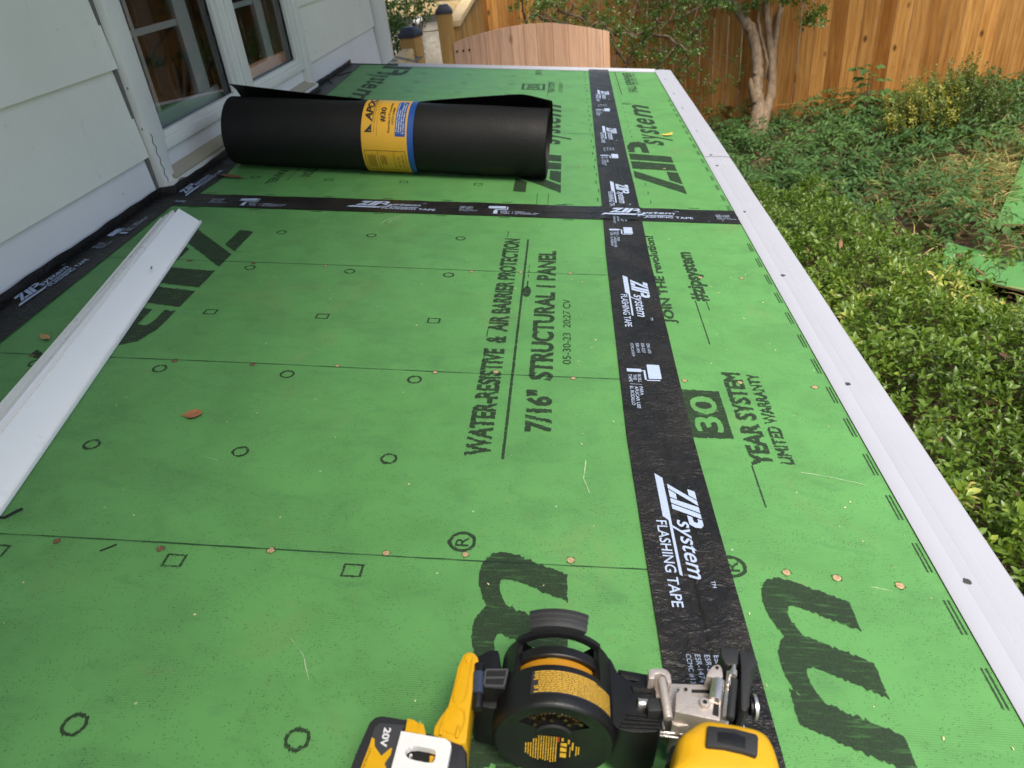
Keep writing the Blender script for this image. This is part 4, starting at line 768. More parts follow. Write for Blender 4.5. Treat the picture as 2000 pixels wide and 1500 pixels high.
    for i in range(16):
        x = -0.0235 + i * 0.00215; half = math.sqrt(max(0, 0.034 ** 2 - x * x)); z = -0.010 if abs(x) > 0.019 else (-0.005 if abs(x) > 0.013 else -0.0005); lo = -half
        if x > 0.003: break
        while z > lo + 0.002:
            h = 0.001 + random.random() * 0.004; e = max(z - h, lo); b.add([face(x, z), face(x + 0.0010, z), face(x + 0.0010, e), face(x, e)], [(0, 1, 2, 3)]); z = e - 0.0005
    for x0, x1, z0, z1 in ((0.007, 0.0088, -0.006, -0.0015), (0.0125, 0.0140, -0.009, -0.003), (0.016, 0.0175, -0.016, -0.006), (0.0065, 0.0118, -0.0130, -0.0085), (0.0065, 0.0118, -0.0195, -0.0148), (0.0065, 0.0118, -0.0265, -0.0212), (0.0195, 0.0205, -0.022, -0.010), (0.0215, 0.0225, -0.020, -0.010), (0.0145, 0.0152, -0.025, -0.012)):
        b.add([face(x0, z1), face(x1, z1), face(x1, z0), face(x0, z0)], [(0, 1, 2, 3)])
    b.obj('face_print', MT['yellow_print'], can, base=base, normals=False)
    b = Buf(); b.add([face(0.0028, -0.0005), face(0.0054, -0.0005), face(0.0054, -0.0075), face(0.0028, -0.0075)], [(0, 1, 2, 3)]); b.obj('red_print', MT['red_print'], can, base=base, normals=False)
    # latch, hinge and block between hook and canister
    plate('latch_block', 'lbox', 0.008, 0.064, K_, bevel=0.004)
    l = plate('latch', 'latch', 0.060, 0.0835, K_, bevel=0.001); 
    for k in ('latchw1', 'latchw2'): plate('latch_window', k, 0.0834, 0.0841, MT['dark'], l, bevel=0)  # dark sheets on the latch paint the shade of its openings
    b = Buf()
    for (x0, x1, z0, z1) in ((-0.1660, -0.1505, 0, 0),): pass
    q = NP['latchw1']; w2 = NP['latchw2']
    b.beam((q[0][0] - 0.001, q[0][1] + 0.0008, 0.0845), (q[1][0] + 0.0015, q[1][1] + 0.0008, 0.0845), 0.0016, 0.0016); b.beam((q[3][0] - 0.001, q[3][1] - 0.001, 0.0845), (q[2][0] + 0.001, q[2][1] - 0.0006, 0.0845), 0.0018, 0.0016)
    b.beam((w2[3][0] - 0.001, w2[3][1] - 0.0008, 0.0845), (w2[2][0] + 0.001, w2[2][1] - 0.0008, 0.0845), 0.0018, 0.0016); b.beam((q[0][0] - 0.0012, q[0][1], 0.0845), (w2[3][0] - 0.0012, w2[3][1], 0.0845), 0.0016, 0.0016); b.beam((q[1][0] + 0.001, q[1][1], 0.0845), (w2[2][0] + 0.001, w2[2][1], 0.0845), 0.0018, 0.0016)
    b.obj('latch_frame', plain('grey edge plastic', (0.06, 0.06, 0.062), 0.4), l, base=base)
    b = Buf(); b.tube([(-0.1735, -1.3600, 0.083), (-0.1722, -1.3815, 0.0815), (-0.1712, -1.4010, 0.080)], [0.0044, 0.0046, 0.0044], 16); h = b.obj('hinge', K_, t_, smooth=True, base=base, bevel=0.0008)
    b = Buf(); b.tube([(-0.1732, -1.3690, 0.0833), (-0.1720, -1.3885, 0.0820)], 0.0048, 16); b.obj('hinge_sleeve', MT['blue_sheen'], h, smooth=True, base=base, angle=40)  # added sleeve paints the bluish sheen on the black hinge
    # belt hook
    hk = plate('belt_hook', 'hook', 0.040, 0.0835, Y_, bevel=0.003)
    b = Buf(); q = NP['hook']; 
    for k in ('hook_in', 'hook_in2'):
        r_ = smooth_poly(NP[k], 2); b.tube([(x, y, 0.0836) for x, y in r_] + [(r_[0][0], r_[0][1], 0.0836)], 0.0007, 6)
    b.obj('raised_edge', Y_, hk, smooth=True, base=base, angle=60)
    b = Buf(); r_ = smooth_poly([(-0.1868, -1.3525), (-0.1830, -1.3500), (-0.1805, -1.3535), (-0.1815, -1.3605), (-0.1850, -1.3600)], 2); prism(b, r_, 0.083, 0.0848); b.obj('hook_boss', Y_, hk, smooth=True, base=base, bevel=0.0005)
    for k in ('hook_rib1', 'hook_rib2'): plate('hook_rib', k, 0.0825, 0.0862, Y_, hk, bevel=0.001)
    # battery
    bt = plate('battery', 'batt', 0.004, 0.083, KR, bevel=0.006)
    plate('face_panel', 'batt_label', 0.082, 0.0858, plain('charcoal plastic face', (0.045, 0.045, 0.05), 0.45), bt, bevel=0.0008)
    plate('release_button', 'batt_yellow', 0.07, 0.0925, Y_, bt, bevel=0.003)
    b = Buf(); r_ = NP['batt_yellow']; cx = sum(p[0] for p in r_) / 7; cy = sum(p[1] for p in r_) / 7
    b.tube([(cx - 0.004 + 0.006 * math.sin(a), cy - 0.002 + 0.006 * math.cos(a), 0.0926) for a in np.linspace(0, 3.1, 12)], 0.0008, 6); b.obj('button_ridge', Y_, bt, smooth=True, base=base)
    # bare metal plate with its slot, as a ring of quads
    po = NP['plate']; hl = smooth_poly(NP['plate_hole'], 1); c = (sum(p[0] for p in hl) / len(hl), sum(p[1] for p in hl) / len(hl))
    outer = dens(po, 0.0012); an = lambda p: math.atan2(p[1] - c[1], p[0] - c[0]); outer.sort(key=an); hd = dens(hl, 0.0006)
    inner = []
    for p in outer:
        a = an(p); inner.append(min(hd, key=lambda q: abs((an(q) - a + math.pi) % (2 * math.pi) - math.pi)))
    n = len(outer); b = Buf(); b.add([(x, y, 0.0968) for x, y in outer] + [(x, y, 0.0968) for x, y in inner] + [(x, y, 0.0905) for x, y in outer] + [(x, y, 0.0905) for x, y in inner], [(i, (i + 1) % n, n + (i + 1) % n, n + i) for i in range(n)] + [(i, 2 * n + i, 2 * n + (i + 1) % n, (i + 1) % n) for i in range(n)] + [(n + i, n + (i + 1) % n, 3 * n + (i + 1) % n, 3 * n + i) for i in range(n)])
    b.obj('metal_plate', plain('bright brushed plate', (0.86, 0.84, 0.82), 0.32, 0.25, 0.04), bt, base=base)
    b = Buf(); prism(b, [(x, y) for x, y in smooth_poly(NP['plate_hole'], 1)], 0.0835, 0.0862); b.obj('slot_floor', MT['dark'], bt, base=base)
    b = Buf(); b.hexa([(-0.2030, -1.4480, 0.0862), (-0.1988, -1.4486, 0.0862), (-0.2022, -1.4560, 0.0862), (-0.2012, -1.4560, 0.0862), (-0.2030, -1.4480, 0.0885), (-0.1988, -1.4486, 0.0885), (-0.2022, -1.4560, 0.0885), (-0.2012, -1.4560, 0.0885)]); b.obj('slot_tongue', Y_, bt, base=base)
    b = Buf(); b.box(-0.199, -0.1965, -1.4585, -1.4520, 0.0862, 0.0900); b.box(-0.2185, -0.2165, -1.4545, -1.4490, 0.0862, 0.0905); b.obj('slot_contact', MT['steel'], bt, base=base)
    plate('yellow_mark', 'yband', 0.0857, 0.0862, Y_, bt, bevel=0)
    # lettering on the battery: 20V reads towards the viewer
    o0 = V(-0.2438, -1.4262, 0.0866); e1 = V(-0.0003, -1.0, 0).normalized()
    k = Ink(); k.put(text('20V', 0, 0.0165, 0, 0.0058, 0, 0.075), lambda u, v: (-0.2432 + v - 0.0006 * u / 0.016, -1.4263 - u, 0.0866)); k.obj('white_lettering', MT['white_print'], bt, base=base)
    k = Ink(); k.put(text('LITHIUM ION', 0, 0.026, 0, 0.0016, 0, 0.01), lambda u, v: (-0.2508 + v - 0.0022 * u / 0.014, -1.4445 - u, 0.0868)); k.obj('small_lettering', MT['label_ink'], bt, base=base)
    # motor housing: a rounded body with its black pad
    q = smooth_poly(NP['motor'], 1); q = [(0.02 + (x - 0.02) * 1.07, -1.46 + (y + 1.46) * 1.12) for x, y in q]; b = Buf(); c = (sum(p[0] for p in q) / len(q), sum(p[1] for p in q) / len(q)); lv = [(0.004, .80), (0.012, .93), (0.03, 1.0), (0.10, 1.0), (0.112, .97), (0.119, .90), (0.1225, .78), (0.124, .55), (0.1245, .2)]
    b.grid(lambda i, j: (c[0] + (q[j % len(q)][0] - c[0]) * lv[i][1], c[1] + (q[j % len(q)][1] - c[1]) * lv[i][1], lv[i][0] + 0.0), list(range(len(lv))), list(range(len(q) + 1)))
    b.add([(c[0], c[1], 0.1245)] + [(c[0] + (p[0] - c[0]) * .2, c[1] + (p[1] - c[1]) * .2, 0.1245) for p in q], [(0, i + 1, (i + 1) % len(q) + 1) for i in range(len(q))])
    mo = b.obj('motor_housing', Y_, t_, smooth=True, base=base, angle=60)
    plate('rubber_pad', 'pad', 0.112, 0.1285, KR, mo, bevel=0.0022); plate('pad_panel', 'pad_in', 0.128, 0.1292, K_, mo, bevel=0.0005)
    plate('side_grip', 'sidegrip', 0.05, 0.092, KR, mo, bevel=0.004, sm=1)
    # magazine arm
    mg = plate('magazine_arm', 'mag', 0.012, 0.069, K_, bevel=0.003, sm=1); plate('arm_step', 'magtop', 0.03, 0.060, K_, mg, bevel=0.002)
    plate('arm_recess', 'magrecess', 0.0688, 0.0695, MT['dark'], mg, bevel=0)  # dark sheet laid on top for the shade in the recess
    for i in range(4): plate('arm_rib', 'rib%d' % i, 0.066, 0.0712, K_, mg, bevel=0.0006)
    b = Buf(); q = NP['magrecess']; b.tube([(x, y, 0.0695) for x, y in q] + [(q[0][0], q[0][1], 0.0695)], 0.0009, 6); b.obj('recess_edge', K_, mg, smooth=True, base=base)
    # nose
    ns = plate('nose', 'm1', 0.02, 0.062, ME, bevel=0.001); plate('nose_slot', 'm1slot', 0.0619, 0.0624, MT['dark'], ns, bevel=0)  # slot is a black sheet on the surface, painted shade
    plate('gate_block', 'm2', 0.045, 0.076, ME, ns, bevel=0.0012); plate('gate_slot', 'm2slot', 0.0758, 0.0764, MT['dark'], ns, bevel=0); plate('guide_lug', 'm4', 0.05, 0.078, ME, ns, bevel=0.001, sm=1)
    b = Buf(); x, y, z = NQ['boss']; b.tube([(x, y, 0.074), (x, y, 0.0798)], [0.0046, 0.0042], 20); b.obj('boss', ME, ns, smooth=True, base=base, bevel=0.0005)
    b = Buf(); b.tube([(x, y, 0.0797), (x, y, 0.0801)], 0.0019, 14); b.obj('bolt_hole', MT['dark'], ns, base=base)  # black disc on the boss stands for the shade in the hole
    for k in ('m4dot', 'm2dot'): b = Buf(); X, Y, Z = NQ[k]; b.tube([(X, Y, Z), (X, Y, Z + 0.0012)], 0.0014, 10); b.obj('bolt_hole', MT['dark'], ns, base=base)
    plate('catch_loop', 'loop', 0.060, 0.083, ME, ns, bevel=0.0012)
    b = Buf(); b.tube([V(*NQ['pinA']) - V(0, 0, 0.003), V(*NQ['pinB']) - V(0, 0, 0.006)], 0.0038, 14); b.obj('hinge_pin', ME, ns, smooth=True, base=base, bevel=0.0006)
    def rod(*segs):
        b = Buf()
        for p, q, r_ in segs: b.tube([p, q], r_, 14)
        b.obj('guide_rod', MT['steel'], ns, smooth=True, base=base, bevel=0.0004)
    rod((NQ['rod1A'], NQ['rod1B'], 0.0055)); rod((NQ['rod2A'], NQ['rod2B'], 0.0030)); rod((NQ['lp1'], NQ['lp2'], 0.0016)); rod((NQ['lp3'], NQ['lp4'], 0.0012)); rod((NQ['spC'], NQ['spD'], 0.0021)); rod((V(*NQ['lp1']) + V(0, -0.003, 0), V(*NQ['lp2']) + V(-0.004, -0.004, 0), 0.0014))
    b = Buf(); b.tube([NQ['spA'], V(*NQ['spA']).lerp(V(*NQ['spB']), .4)], 0.0019, 10); b.tube([V(*NQ['spA']).lerp(V(*NQ['spB']), .35), V(*NQ['spA']).lerp(V(*NQ['spB']), .7)], 0.0032, 14); b.obj('spring_pin', MT['steel'], ns, smooth=True, base=base, bevel=0.0004)
    b = Buf(); b.tube([NQ['rod3A'], NQ['rod3B']], 0.0034, 14); b.obj('black_rod', KR, ns, smooth=True, base=base, bevel=0.0006)
    plate('contact_tip', 'tip1', 0.055, 0.082, KR, ns, bevel=0.0012); plate('tip_guard', 'tip2', 0.04, 0.076, KR, ns, bevel=0.0015); plate('tip_base', 'tip3', 0.02, 0.058, K_, ns, bevel=0.001)
    b = Buf(); b.tube([NQ['knobA'], V(*NQ['knobA']).lerp(V(*NQ['knobB']), .5)], 0.0075, 18); b.tube([V(*NQ['knobA']).lerp(V(*NQ['knobB']), .5), NQ['knobB']], 0.0105, 22); kb = b.obj('depth_knob', K_, ns, smooth=True, base=base, bevel=0.0012)
    b = Buf(); p = V(*NQ['knobB']); b.tube([p - V(0.004, 0, 0), p - V(0.0015, 0, 0)], 0.0109, 22); b.obj('knob_band', MT['steel'], kb, smooth=True, base=base, angle=40)
    plate('catch_button', 'knobblk', 0.055, 0.0805, KR, ns, bevel=0.0018)
    b = Buf(); b.tube([NQ['scrA'], NQ['scrB']], 0.0042, 16); b.obj('catch_pin', MT['steel'], ns, smooth=True, base=base, bevel=0.0006)
    plate('foot', 'foot', 0.0005, 0.02, K_, bevel=0.002)
nailer()

# ------------------------------------------------------------------ leaves blown onto the deck
def deck_leaf(name, label, x, y, rz, L, Wd, m, curl=0.35, fold=0.3):
    t_ = Matrix.Translation((x, y, 0.001)) @ Matrix.Rotation(rz, 4, 'Z'); b = Buf()
    def fn(s, c):
        w_ = Wd * math.sin(math.pi * min(1, s * 0.93 + 0.05)) ** 0.8; X = (s - .5) * L; Yy = c * w_ * .5; return (X, Yy, 0.0015 + abs(c) * fold * w_ * .5 + curl * L * (s - .4) ** 2 * (1 + 0.5 * c))
    b.grid(fn, list(np.linspace(0, 1, 9)), [-1, -.5, 0, .5, 1]); b.tube([(-.5 * L, 0, 0.002), (-.72 * L, 0.04 * L, 0.004)], 0.0006, 5)
    o = b.obj(name, m, smooth=True, normals=False, angle=60); o.matrix_world = RM @ t_; return tag(o, label, 'leaf', 'leaves fallen on the roof')
deck_leaf('fallen_leaf', 'curled brown leaf lying alone on the open green boards', -0.648, -0.899, 0.30, 0.025, 0.022, MT['dry_leaf'], 0.3, 0.2)
deck_leaf('fallen_leaf', 'pale tan leaf lying on the faded letters behind the loose white strip', -1.002, -0.692, 2.6, 0.024, 0.014, plain('tan leaf', (0.42, 0.24, 0.10), 0.55, 0, 0.3, 90), 0.5)
deck_leaf('fallen_leaf', 'yellow leaf scrap lying beside the white edge metal at the far end', 0.253, 0.852, 0.2, 0.036, 0.018, plain('yellow leaf', (0.50, 0.38, 0.06), 0.5, 0, 0.3, 90), 0.6)
deck_leaf('dark_leaf', 'reddish brown leaf on the black wall tape by the felt roll', -1.04, 0.245, 2.9, 0.085, 0.022, MT['nailrust'], 0.15)
tw_ = Buf(); tw_.tube([(-0.790, -1.132, 0.003), (-0.783, -1.133, 0.004), (-0.777, -1.122, 0.0035), (-0.772, -1.115, 0.003)], 0.0016, 6)
o = tw_.obj('rubber_scrap', MT['dark'], smooth=True); o.matrix_world = RM; tag(o, 'tiny black curl of scrap beside the end of the white strip', 'scrap')
tw_ = Buf(); tw_.tube([(-0.639, -1.177, 0.002), (-0.632, -1.172, 0.0025), (-0.625, -1.165, 0.002)], 0.0009, 5)
o = tw_.obj('twig', MT['dark'], smooth=True); o.matrix_world = RM; tag(o, 'short dark twig lying just under the nearest chalk line', 'twig')
# wood crumbs
b = Buf()
for i in range(230):
    x, y = (random.uniform(-1.0, 0.33) if i % 2 else random.uniform(-.1, 0.33)), random.uniform(-1.45, 1.9); s_ = random.uniform(0.0004, 0.0011); a = random.random() * 3; c_, sn = math.cos(a) * s_, math.sin(a) * s_
    b.add([(x - c_ * 2, y - sn * 2, 0.0012), (x + sn, y - c_, 0.0012), (x + c_ * 2, y + sn * 2, 0.0015), (x - sn, y + c_, 0.0020)], [(0, 1, 2, 3)])
o = b.obj('wood_crumbs', plain('pale wood crumbs', (0.62, 0.50, 0.28), 0.7, 0, 0.4, 90), normals=False); o.matrix_world = RM; tag(o, kind='stuff')

# measured branch points, metres
TRUNKS = [([(2.914, 5.989, -1.468), (2.938, 6.087, -1.318), (2.932, 6.182, -1.165), (2.952, 6.293, -0.992), (2.947, 6.416, -0.796), (2.901, 6.522, -0.617), (2.787, 6.606, -0.463), (2.642, 6.69, -0.301), (2.452, 6.837, -0.03), (2.311, 7.074, 0.376)], [0.0817, 0.0671, 0.0585, 0.055, 0.0533, 0.0533, 0.0447, 0.0396, 0.0344, 0.0258]), ([(2.955, 5.992, -1.472), (3.02, 6.092, -1.326), (3.08, 6.191, -1.179), (3.102, 6.33, -0.963), (3.079, 6.465, -0.743), (3.065, 6.601, -0.524), (3.094, 6.753, -0.288), (3.067, 7.012, 0.129)], [0.0731, 0.0533, 0.0456, 0.0396, 0.0361, 0.0318, 0.0284, 0.0189]), ([(3.092, 6.274, -1.049), (3.126, 6.427, -0.813), (3.174, 6.567, -0.6), (3.225, 6.679, -0.431), (3.307, 6.862, -0.156), (3.431, 7.117, 0.224)], [0.0301, 0.0292, 0.0292, 0.0275, 0.0241, 0.0172]), ([(3.056, 6.327, -0.959), (3.016, 6.447, -0.759), (2.981, 6.569, -0.56), (2.991, 6.733, -0.299), (2.96, 6.95, 0.052)], [0.0172, 0.0155, 0.0146, 0.0129, 0.0086])]
ARCH = [[(1.851, 5.915, -1.19), (1.925, 5.933, -0.797), (2.039, 5.889, -0.7), (2.2, 5.875, -0.566), (2.337, 5.912, -0.345)], [(1.517, 5.776, -1.157), (1.626, 5.833, -0.71), (1.811, 5.766, -0.474), (1.921, 5.712, -0.392), (2.093, 5.634, -0.361), (2.263, 5.596, -0.266)], [(1.811, 5.766, -0.474), (1.676, 5.525, -0.453), (1.489, 5.416, -0.402), (1.356, 5.356, -0.282)], [(1.811, 5.766, -0.474), (1.924, 5.96, -0.377), (2.005, 6.154, -0.273), (2.071, 6.249, -0.135)], [(1.626, 5.833, -0.71), (1.418, 5.865, -0.43), (1.229, 5.682, -0.306), (1.006, 5.494, -0.183), (0.882, 5.445, -0.048)], [(1.228, 5.853, -0.411), (1.043, 5.658, -0.308), (0.89, 5.438, -0.249), (0.769, 5.237, -0.168)], [(1.517, 5.776, -1.157), (1.508, 5.851, -0.657), (1.713, 5.985, -0.296), (1.77, 6.091, -0.139)], [(1.811, 5.766, -0.474), (1.962, 5.653, -0.495), (2.081, 5.502, -0.57), (2.145, 5.457, -0.654)], [(1.043, 5.658, -0.308), (1.143, 5.639, -0.169), (1.104, 5.709, -0.049)], [(0.739, 5.602, -0.337), (0.692, 5.474, -0.153), (0.698, 5.458, 0.008)]]
CROWN_C = [(2.406, 6.059, -0.314), (2.459, 5.965, -0.284), (2.288, 6.059, -0.29), (2.568, 6.171, -0.356), (2.218, 6.08, -0.243), (3.127, 6.242, -0.352), (3.295, 6.242, -0.385), (3.329, 6.065, -0.484), (3.332, 5.924, -0.521), (3.249, 6.27, -0.331), (2.986, 6.466, -0.345), (2.908, 6.528, -0.42), (2.742, 6.491, -0.258), (3.37, 5.981, -0.436)]
CLUMP = [(2.039, 5.705, -0.616), (2.13, 5.673, -0.685), (2.147, 5.611, -0.787), (2.204, 5.728, -0.612), (1.963, 5.637, -0.709), (1.678, 5.561, -0.586), (1.777, 5.638, -0.671), (1.617, 5.679, -0.575), (1.408, 5.57, -0.33), (1.511, 5.749, -0.254), (1.66, 5.895, -0.239), (1.28, 5.735, -0.232), (1.135, 5.762, -0.349), (0.999, 5.544, -0.291), (0.934, 5.577, -0.226), (0.873, 5.498, -0.152), (0.721, 5.364, -0.145), (0.695, 5.422, -0.048), (1.448, 5.511, -0.431), (1.34, 5.639, -0.395), (1.229, 5.768, -0.358), (1.859, 6.033, -0.249), (2.014, 6.147, -0.286), (2.33, 5.824, -0.484), (2.285, 5.846, -0.44), (1.953, 6.026, -0.278), (1.545, 5.578, -0.344), (1.424, 5.805, -0.147), (1.054, 5.657, -0.121), (2.111, 5.678, -0.862), (1.975, 5.712, -0.97), (1.696, 5.811, -0.758), (1.587, 5.544, -0.406), (1.736, 5.701, -0.374), (0.97, 5.616, -0.36), (1.327, 5.674, -0.148), (2.339, 5.933, -0.879), (2.423, 5.965, -1.032), (2.391, 5.883, -1.156), (2.622, 6.138, -0.986), (2.73, 6.226, -0.867), (2.242, 5.874, -1.142)]
VINE = [(-0.29, 4.427, 0.073), (-0.216, 4.401, 0.017), (-0.157, 4.558, 0.067), (-0.234, 4.237, -0.051), (-0.159, 4.232, -0.075), (-0.121, 4.529, 0.013), (-0.04, 4.672, 0.035), (-0.197, 4.069, -0.137), (-0.182, 4.03, -0.202), (-0.146, 4.171, -0.173), (-0.25, 4.277, 0.015), (-0.077, 4.584, 0.093), (-0.109, 4.014, -0.241), (-0.022, 4.647, -0.008), (-0.282, 4.336, 0.115), (-0.181, 4.145, -0.114)]

# ------------------------------------------------------------------ fence, gate and stairs
FO = V(2.15, 7.18, 0); FD = V(0.896, -0.444, 0).normalized(); FN = V(FD.y, -FD.x, 0)       # FN looks towards the viewer
if FN.y > 0: FN = -FN
MT['cedar'] = m_wood('oiled fence boards', (0.33, 0.135, 0.028), (0.60, 0.31, 0.095), 'Z', 1.0, 0.9, 0.5)
MT['gatewood'] = m_wood('pinkish cedar gate', (0.42, 0.235, 0.145), (0.60, 0.38, 0.255), 'Z', 1.3, 0.5, 0.6)
MT['post'] = m_wood('yellow pine post', (0.36, 0.20, 0.055), (0.55, 0.33, 0.11), 'Z', 0.8, 0.0)
MT['pale_pine'] = m_wood('pale new pine', (0.55, 0.40, 0.20), (0.70, 0.54, 0.31), 'Y', 0.8, 0.3)
def fp(s, d, z): p = FO + FD * s + FN * d; return (p.x, p.y, z)
def fence():
    base = tuple(FO + V(0, 0, gz(FO.x, FO.y))); t_ = thing('board_fence', 'tall orange brown board fence across the back of the garden', 'fence', base)
    b = Buf(); s = -3.6
    while s < 9.5:
        w_ = 0.138 + random.uniform(-0.002, 0.002); p = fp(s, 0, 0); g = gz(p[0], p[1]); jit = random.uniform(-0.003, 0.003); lean = random.uniform(-0.002, 0.002)
        vs = [fp(s + a * w_ + (lean if z > 0 else 0), d + jit, g + z) for z in (0.03, 1.95) for d in (0, 0.016) for a in (0, 1)]
        b.hexa(vs, min(1, max(0, random.gauss(0.5, 0.27)))); s += w_ + (random.choice((0.004, 0.011, 0.013)) if s < 1.3 else random.choice((0.0015, 0.003, 0.005)))
    b.obj('board_panel', MT['cedar'], t_, base=base)
    for z in (0.35, 1.1, 1.75):
        k = Buf(); k.hexa([fp(a, d, gz(*fp(a, 0, 0)[:2]) + z + h) for h in (0, 0.085) for d in (-0.045, -0.006) for a in (-3.6, 9.5)]); k.obj('rail', MT['cedar'], t_, base=base)
    k = Buf()
    for a in np.arange(-3.6, 9.4, 2.4): k.hexa([fp(q, d, gz(*fp(q, 0, 0)[:2]) + h) for h in (-0.02, 0.15) for d in (0.0215, 0.040) for q in (a, a + 2.392)], random.uniform(.35, .6))
    k.obj('kick_board', MT['cedar'], t_, base=base)
    for a in np.arange(-3.0, 9.5, 2.4):
        k = Buf(); k.hexa([fp(a + q, d, gz(*fp(a, 0, 0)[:2]) + h) for h in (-0.3, 1.9) for d in (-0.14, -0.051) for q in (0, 0.089)]); k.obj('fence_post', MT['cedar'], t_, base=base)
    k = Buf()
    for a in np.arange(-3.55, 9.4, 0.142):
        for z in (0.39, 1.14):
            p = fp(a + 0.03, 0.0205, gz(*fp(a, 0, 0)[:2]) + z); q = V(*p); k.tube([q, q + FN * 0.001], 0.004, 6)
    o = k.obj('nail_heads', MT['nailgrey'], t_, base=base); o['kind'] = 'stuff'
fence()
def gate():
    a, c = V(0.262, 3.984, 0), V(1.388, 4.252, 0); d = (c - a).normalized(); n = V(d.y, -d.x, 0); L = (c - a).length; base = (a.x, a.y, -1.6)
    t_ = thing('garden_gate', 'pinkish wooden gate with an arched top beyond the far end of the roof', 'gate', base); b = Buf()
    top = lambda s: float(np.interp(s / L, [0, .08, .2, .34, .48, .62, .75, .88, 1.0], [-0.180, -0.158, -0.138, -0.121, -0.118, -0.128, -0.158, -0.195, -0.236]))
    s = 0.0
    while s < L - 0.01:
        w_ = min(random.choice((0.094, 0.118, 0.14)), L - s); m_ = [s + w_ * k / 4 for k in range(5)]; ti = random.uniform(0.3, 0.8)
        f = lambda q, z, o_: tuple(a + d * q + n * o_ + V(0, 0, z)); pts = [(q, top(q)) for q in m_]
        pr = [(m_[0], -1.55), (m_[-1] - 0.002, -1.55)] + [(min(q, m_[-1] - 0.002), z) for q, z in pts[::-1]]; k = len(pr)
        b.add([f(q, z, 0.02) for q, z in pr] + [f(q, z, 0) for q, z in pr], [tuple(range(k)), tuple(range(k, 2 * k))[::-1]] + [(i, k + i, k + (i + 1) % k, (i + 1) % k) for i in range(k)], ti); s += w_
    b.obj('board_panel', MT['gatewood'], t_, base=base)
    for s in (0.022, 0.068, 0.112):
        k = Buf(); p = a + d * s + V(0, 0, -0.236); k.tube([p + n * 0.0195, p + n * 0.026], 0.0075, 10); k.obj('bolt_head', MT['dark'], t_, smooth=True, base=base, bevel=0.001)
    for z in (-0.32, -1.3):
        k = Buf(); k.hexa([tuple(a + d * q + n * o_ + V(0, 0, z + h)) for h in (0, .09) for o_ in (-0.04, -0.001) for q in (0.02, L - .02)]); k.obj('gate_rail', MT['gatewood'], t_, base=base)
gate()
def capped_post(label, x, y, zt, w_, rot, cap_h):
    t_ = thing('capped_post', label, 'post', (x, y, gz(x, y) - 0.1), group='black capped posts by the gate'); t_.rotation_euler = (0, 0, rot); zb = gz(x, y) - 0.1
    b = Buf(); b.box(-w_ / 2, w_ / 2, -w_ / 2, w_ / 2, 0, zt - zb); b.obj('shaft', MT['post'], t_, bevel=0.004)
    h = zt - zb; e = w_ / 2 + 0.006; k = Buf(); k.add([(sx * e, sy * e, h - 0.012) for sx, sy in ((-1, -1), (1, -1), (1, 1), (-1, 1))] + [(sx * e, sy * e, h + 0.006) for sx, sy in ((-1, -1), (1, -1), (1, 1), (-1, 1))] + [(sx * e * .48, sy * e * .48, h + cap_h) for sx, sy in ((-1, -1), (1, -1), (1, 1), (-1, 1))],
        [(0, 1, 5, 4), (1, 2, 6, 5), (2, 3, 7, 6), (3, 0, 4, 7), (4, 5, 9, 8), (5, 6, 10, 9), (6, 7, 11, 10), (7, 4, 8, 11), (8, 9, 10, 11)]); k.obj('post_cap', plain('black metal cap', (0.03, 0.032, 0.04), 0.35, 0, 0.1), t_, bevel=0.002)
capped_post('taller yellow pine post with a black cap beside the arched gate', 0.222, 4.02, 0.026, 0.108, 0.10, 0.044)
capped_post('shorter yellow pine post with a black cap holding the pale handrail', 0.040, 3.60, -0.060, 0.115, -0.28, 0.05)
hr = thing('handrail', 'short pale timber handrail running from the shorter post towards the house', 'handrail', (-0.05, 3.3, -0.3))
k = Buf(); k.beam((-0.20, 3.10, -0.300), (0.028, 3.53, -0.150), 0.085, 0.038, tint=.6); k.obj('top_rail', MT['pale_pine'], hr, base=(-0.05, 3.3, -0.3), bevel=0.002)
k = Buf(); k.beam((-0.17, 3.085, -0.365), (0.058, 3.515, -0.215), 0.03, 0.09, tint=.4); k.obj('side_rail', MT['pale_pine'], hr, base=(-0.05, 3.3, -0.3))
st = thing('stair_wall', 'solid board stair side with a pale sloping cap behind the taller post', 'railing', (0.26, 4.6, -1.7))
k = Buf(); k.beam((0.275, 4.06, -0.065), (0.285, 5.9, 0.06), 0.09, 0.04, tint=.7); k.obj('cap_rail', MT['pale_pine'], st, base=(0.26, 4.6, -1.7), bevel=0.002)
k = Buf()
for i in range(13): k.hexa([(x, 4.08 + i * 0.14 + q, z + (0.12 / 1.84 * (i * 0.14 + q) if z > -1 else 0)) for z in (-1.8, -0.088) for q in (0, 0.137) for x in (0.262, 0.30)], random.uniform(.2, .55))
k.obj('board_panel', MT['post'], st, base=(0.26, 4.6, -1.7))
dkt = thing('deck_platform', 'pale timber deck edge above the grey concrete wall', 'deck', (-0.6, 6.2, -0.1))
k = Buf(); k.box(-2.6, 0.235, 5.50, 5.54, -0.115, -0.004, .75); k.obj('rim_board', MT['pale_pine'], dkt, base=(-0.6, 6.2, -0.1), bevel=0.002)
k = Buf()
for i in range(16): k.box(-2.6, 0.235, 5.49 + i * 0.145, 5.49 + i * 0.145 + 0.139, -0.0035, 0.022, random.uniform(.55, .85))
k.obj('deck_boards', m_wood('pale deck boards', (0.55, 0.42, 0.24), (0.70, 0.56, 0.35), 'X', 0.8), dkt, base=(-0.6, 6.2, -0.1))
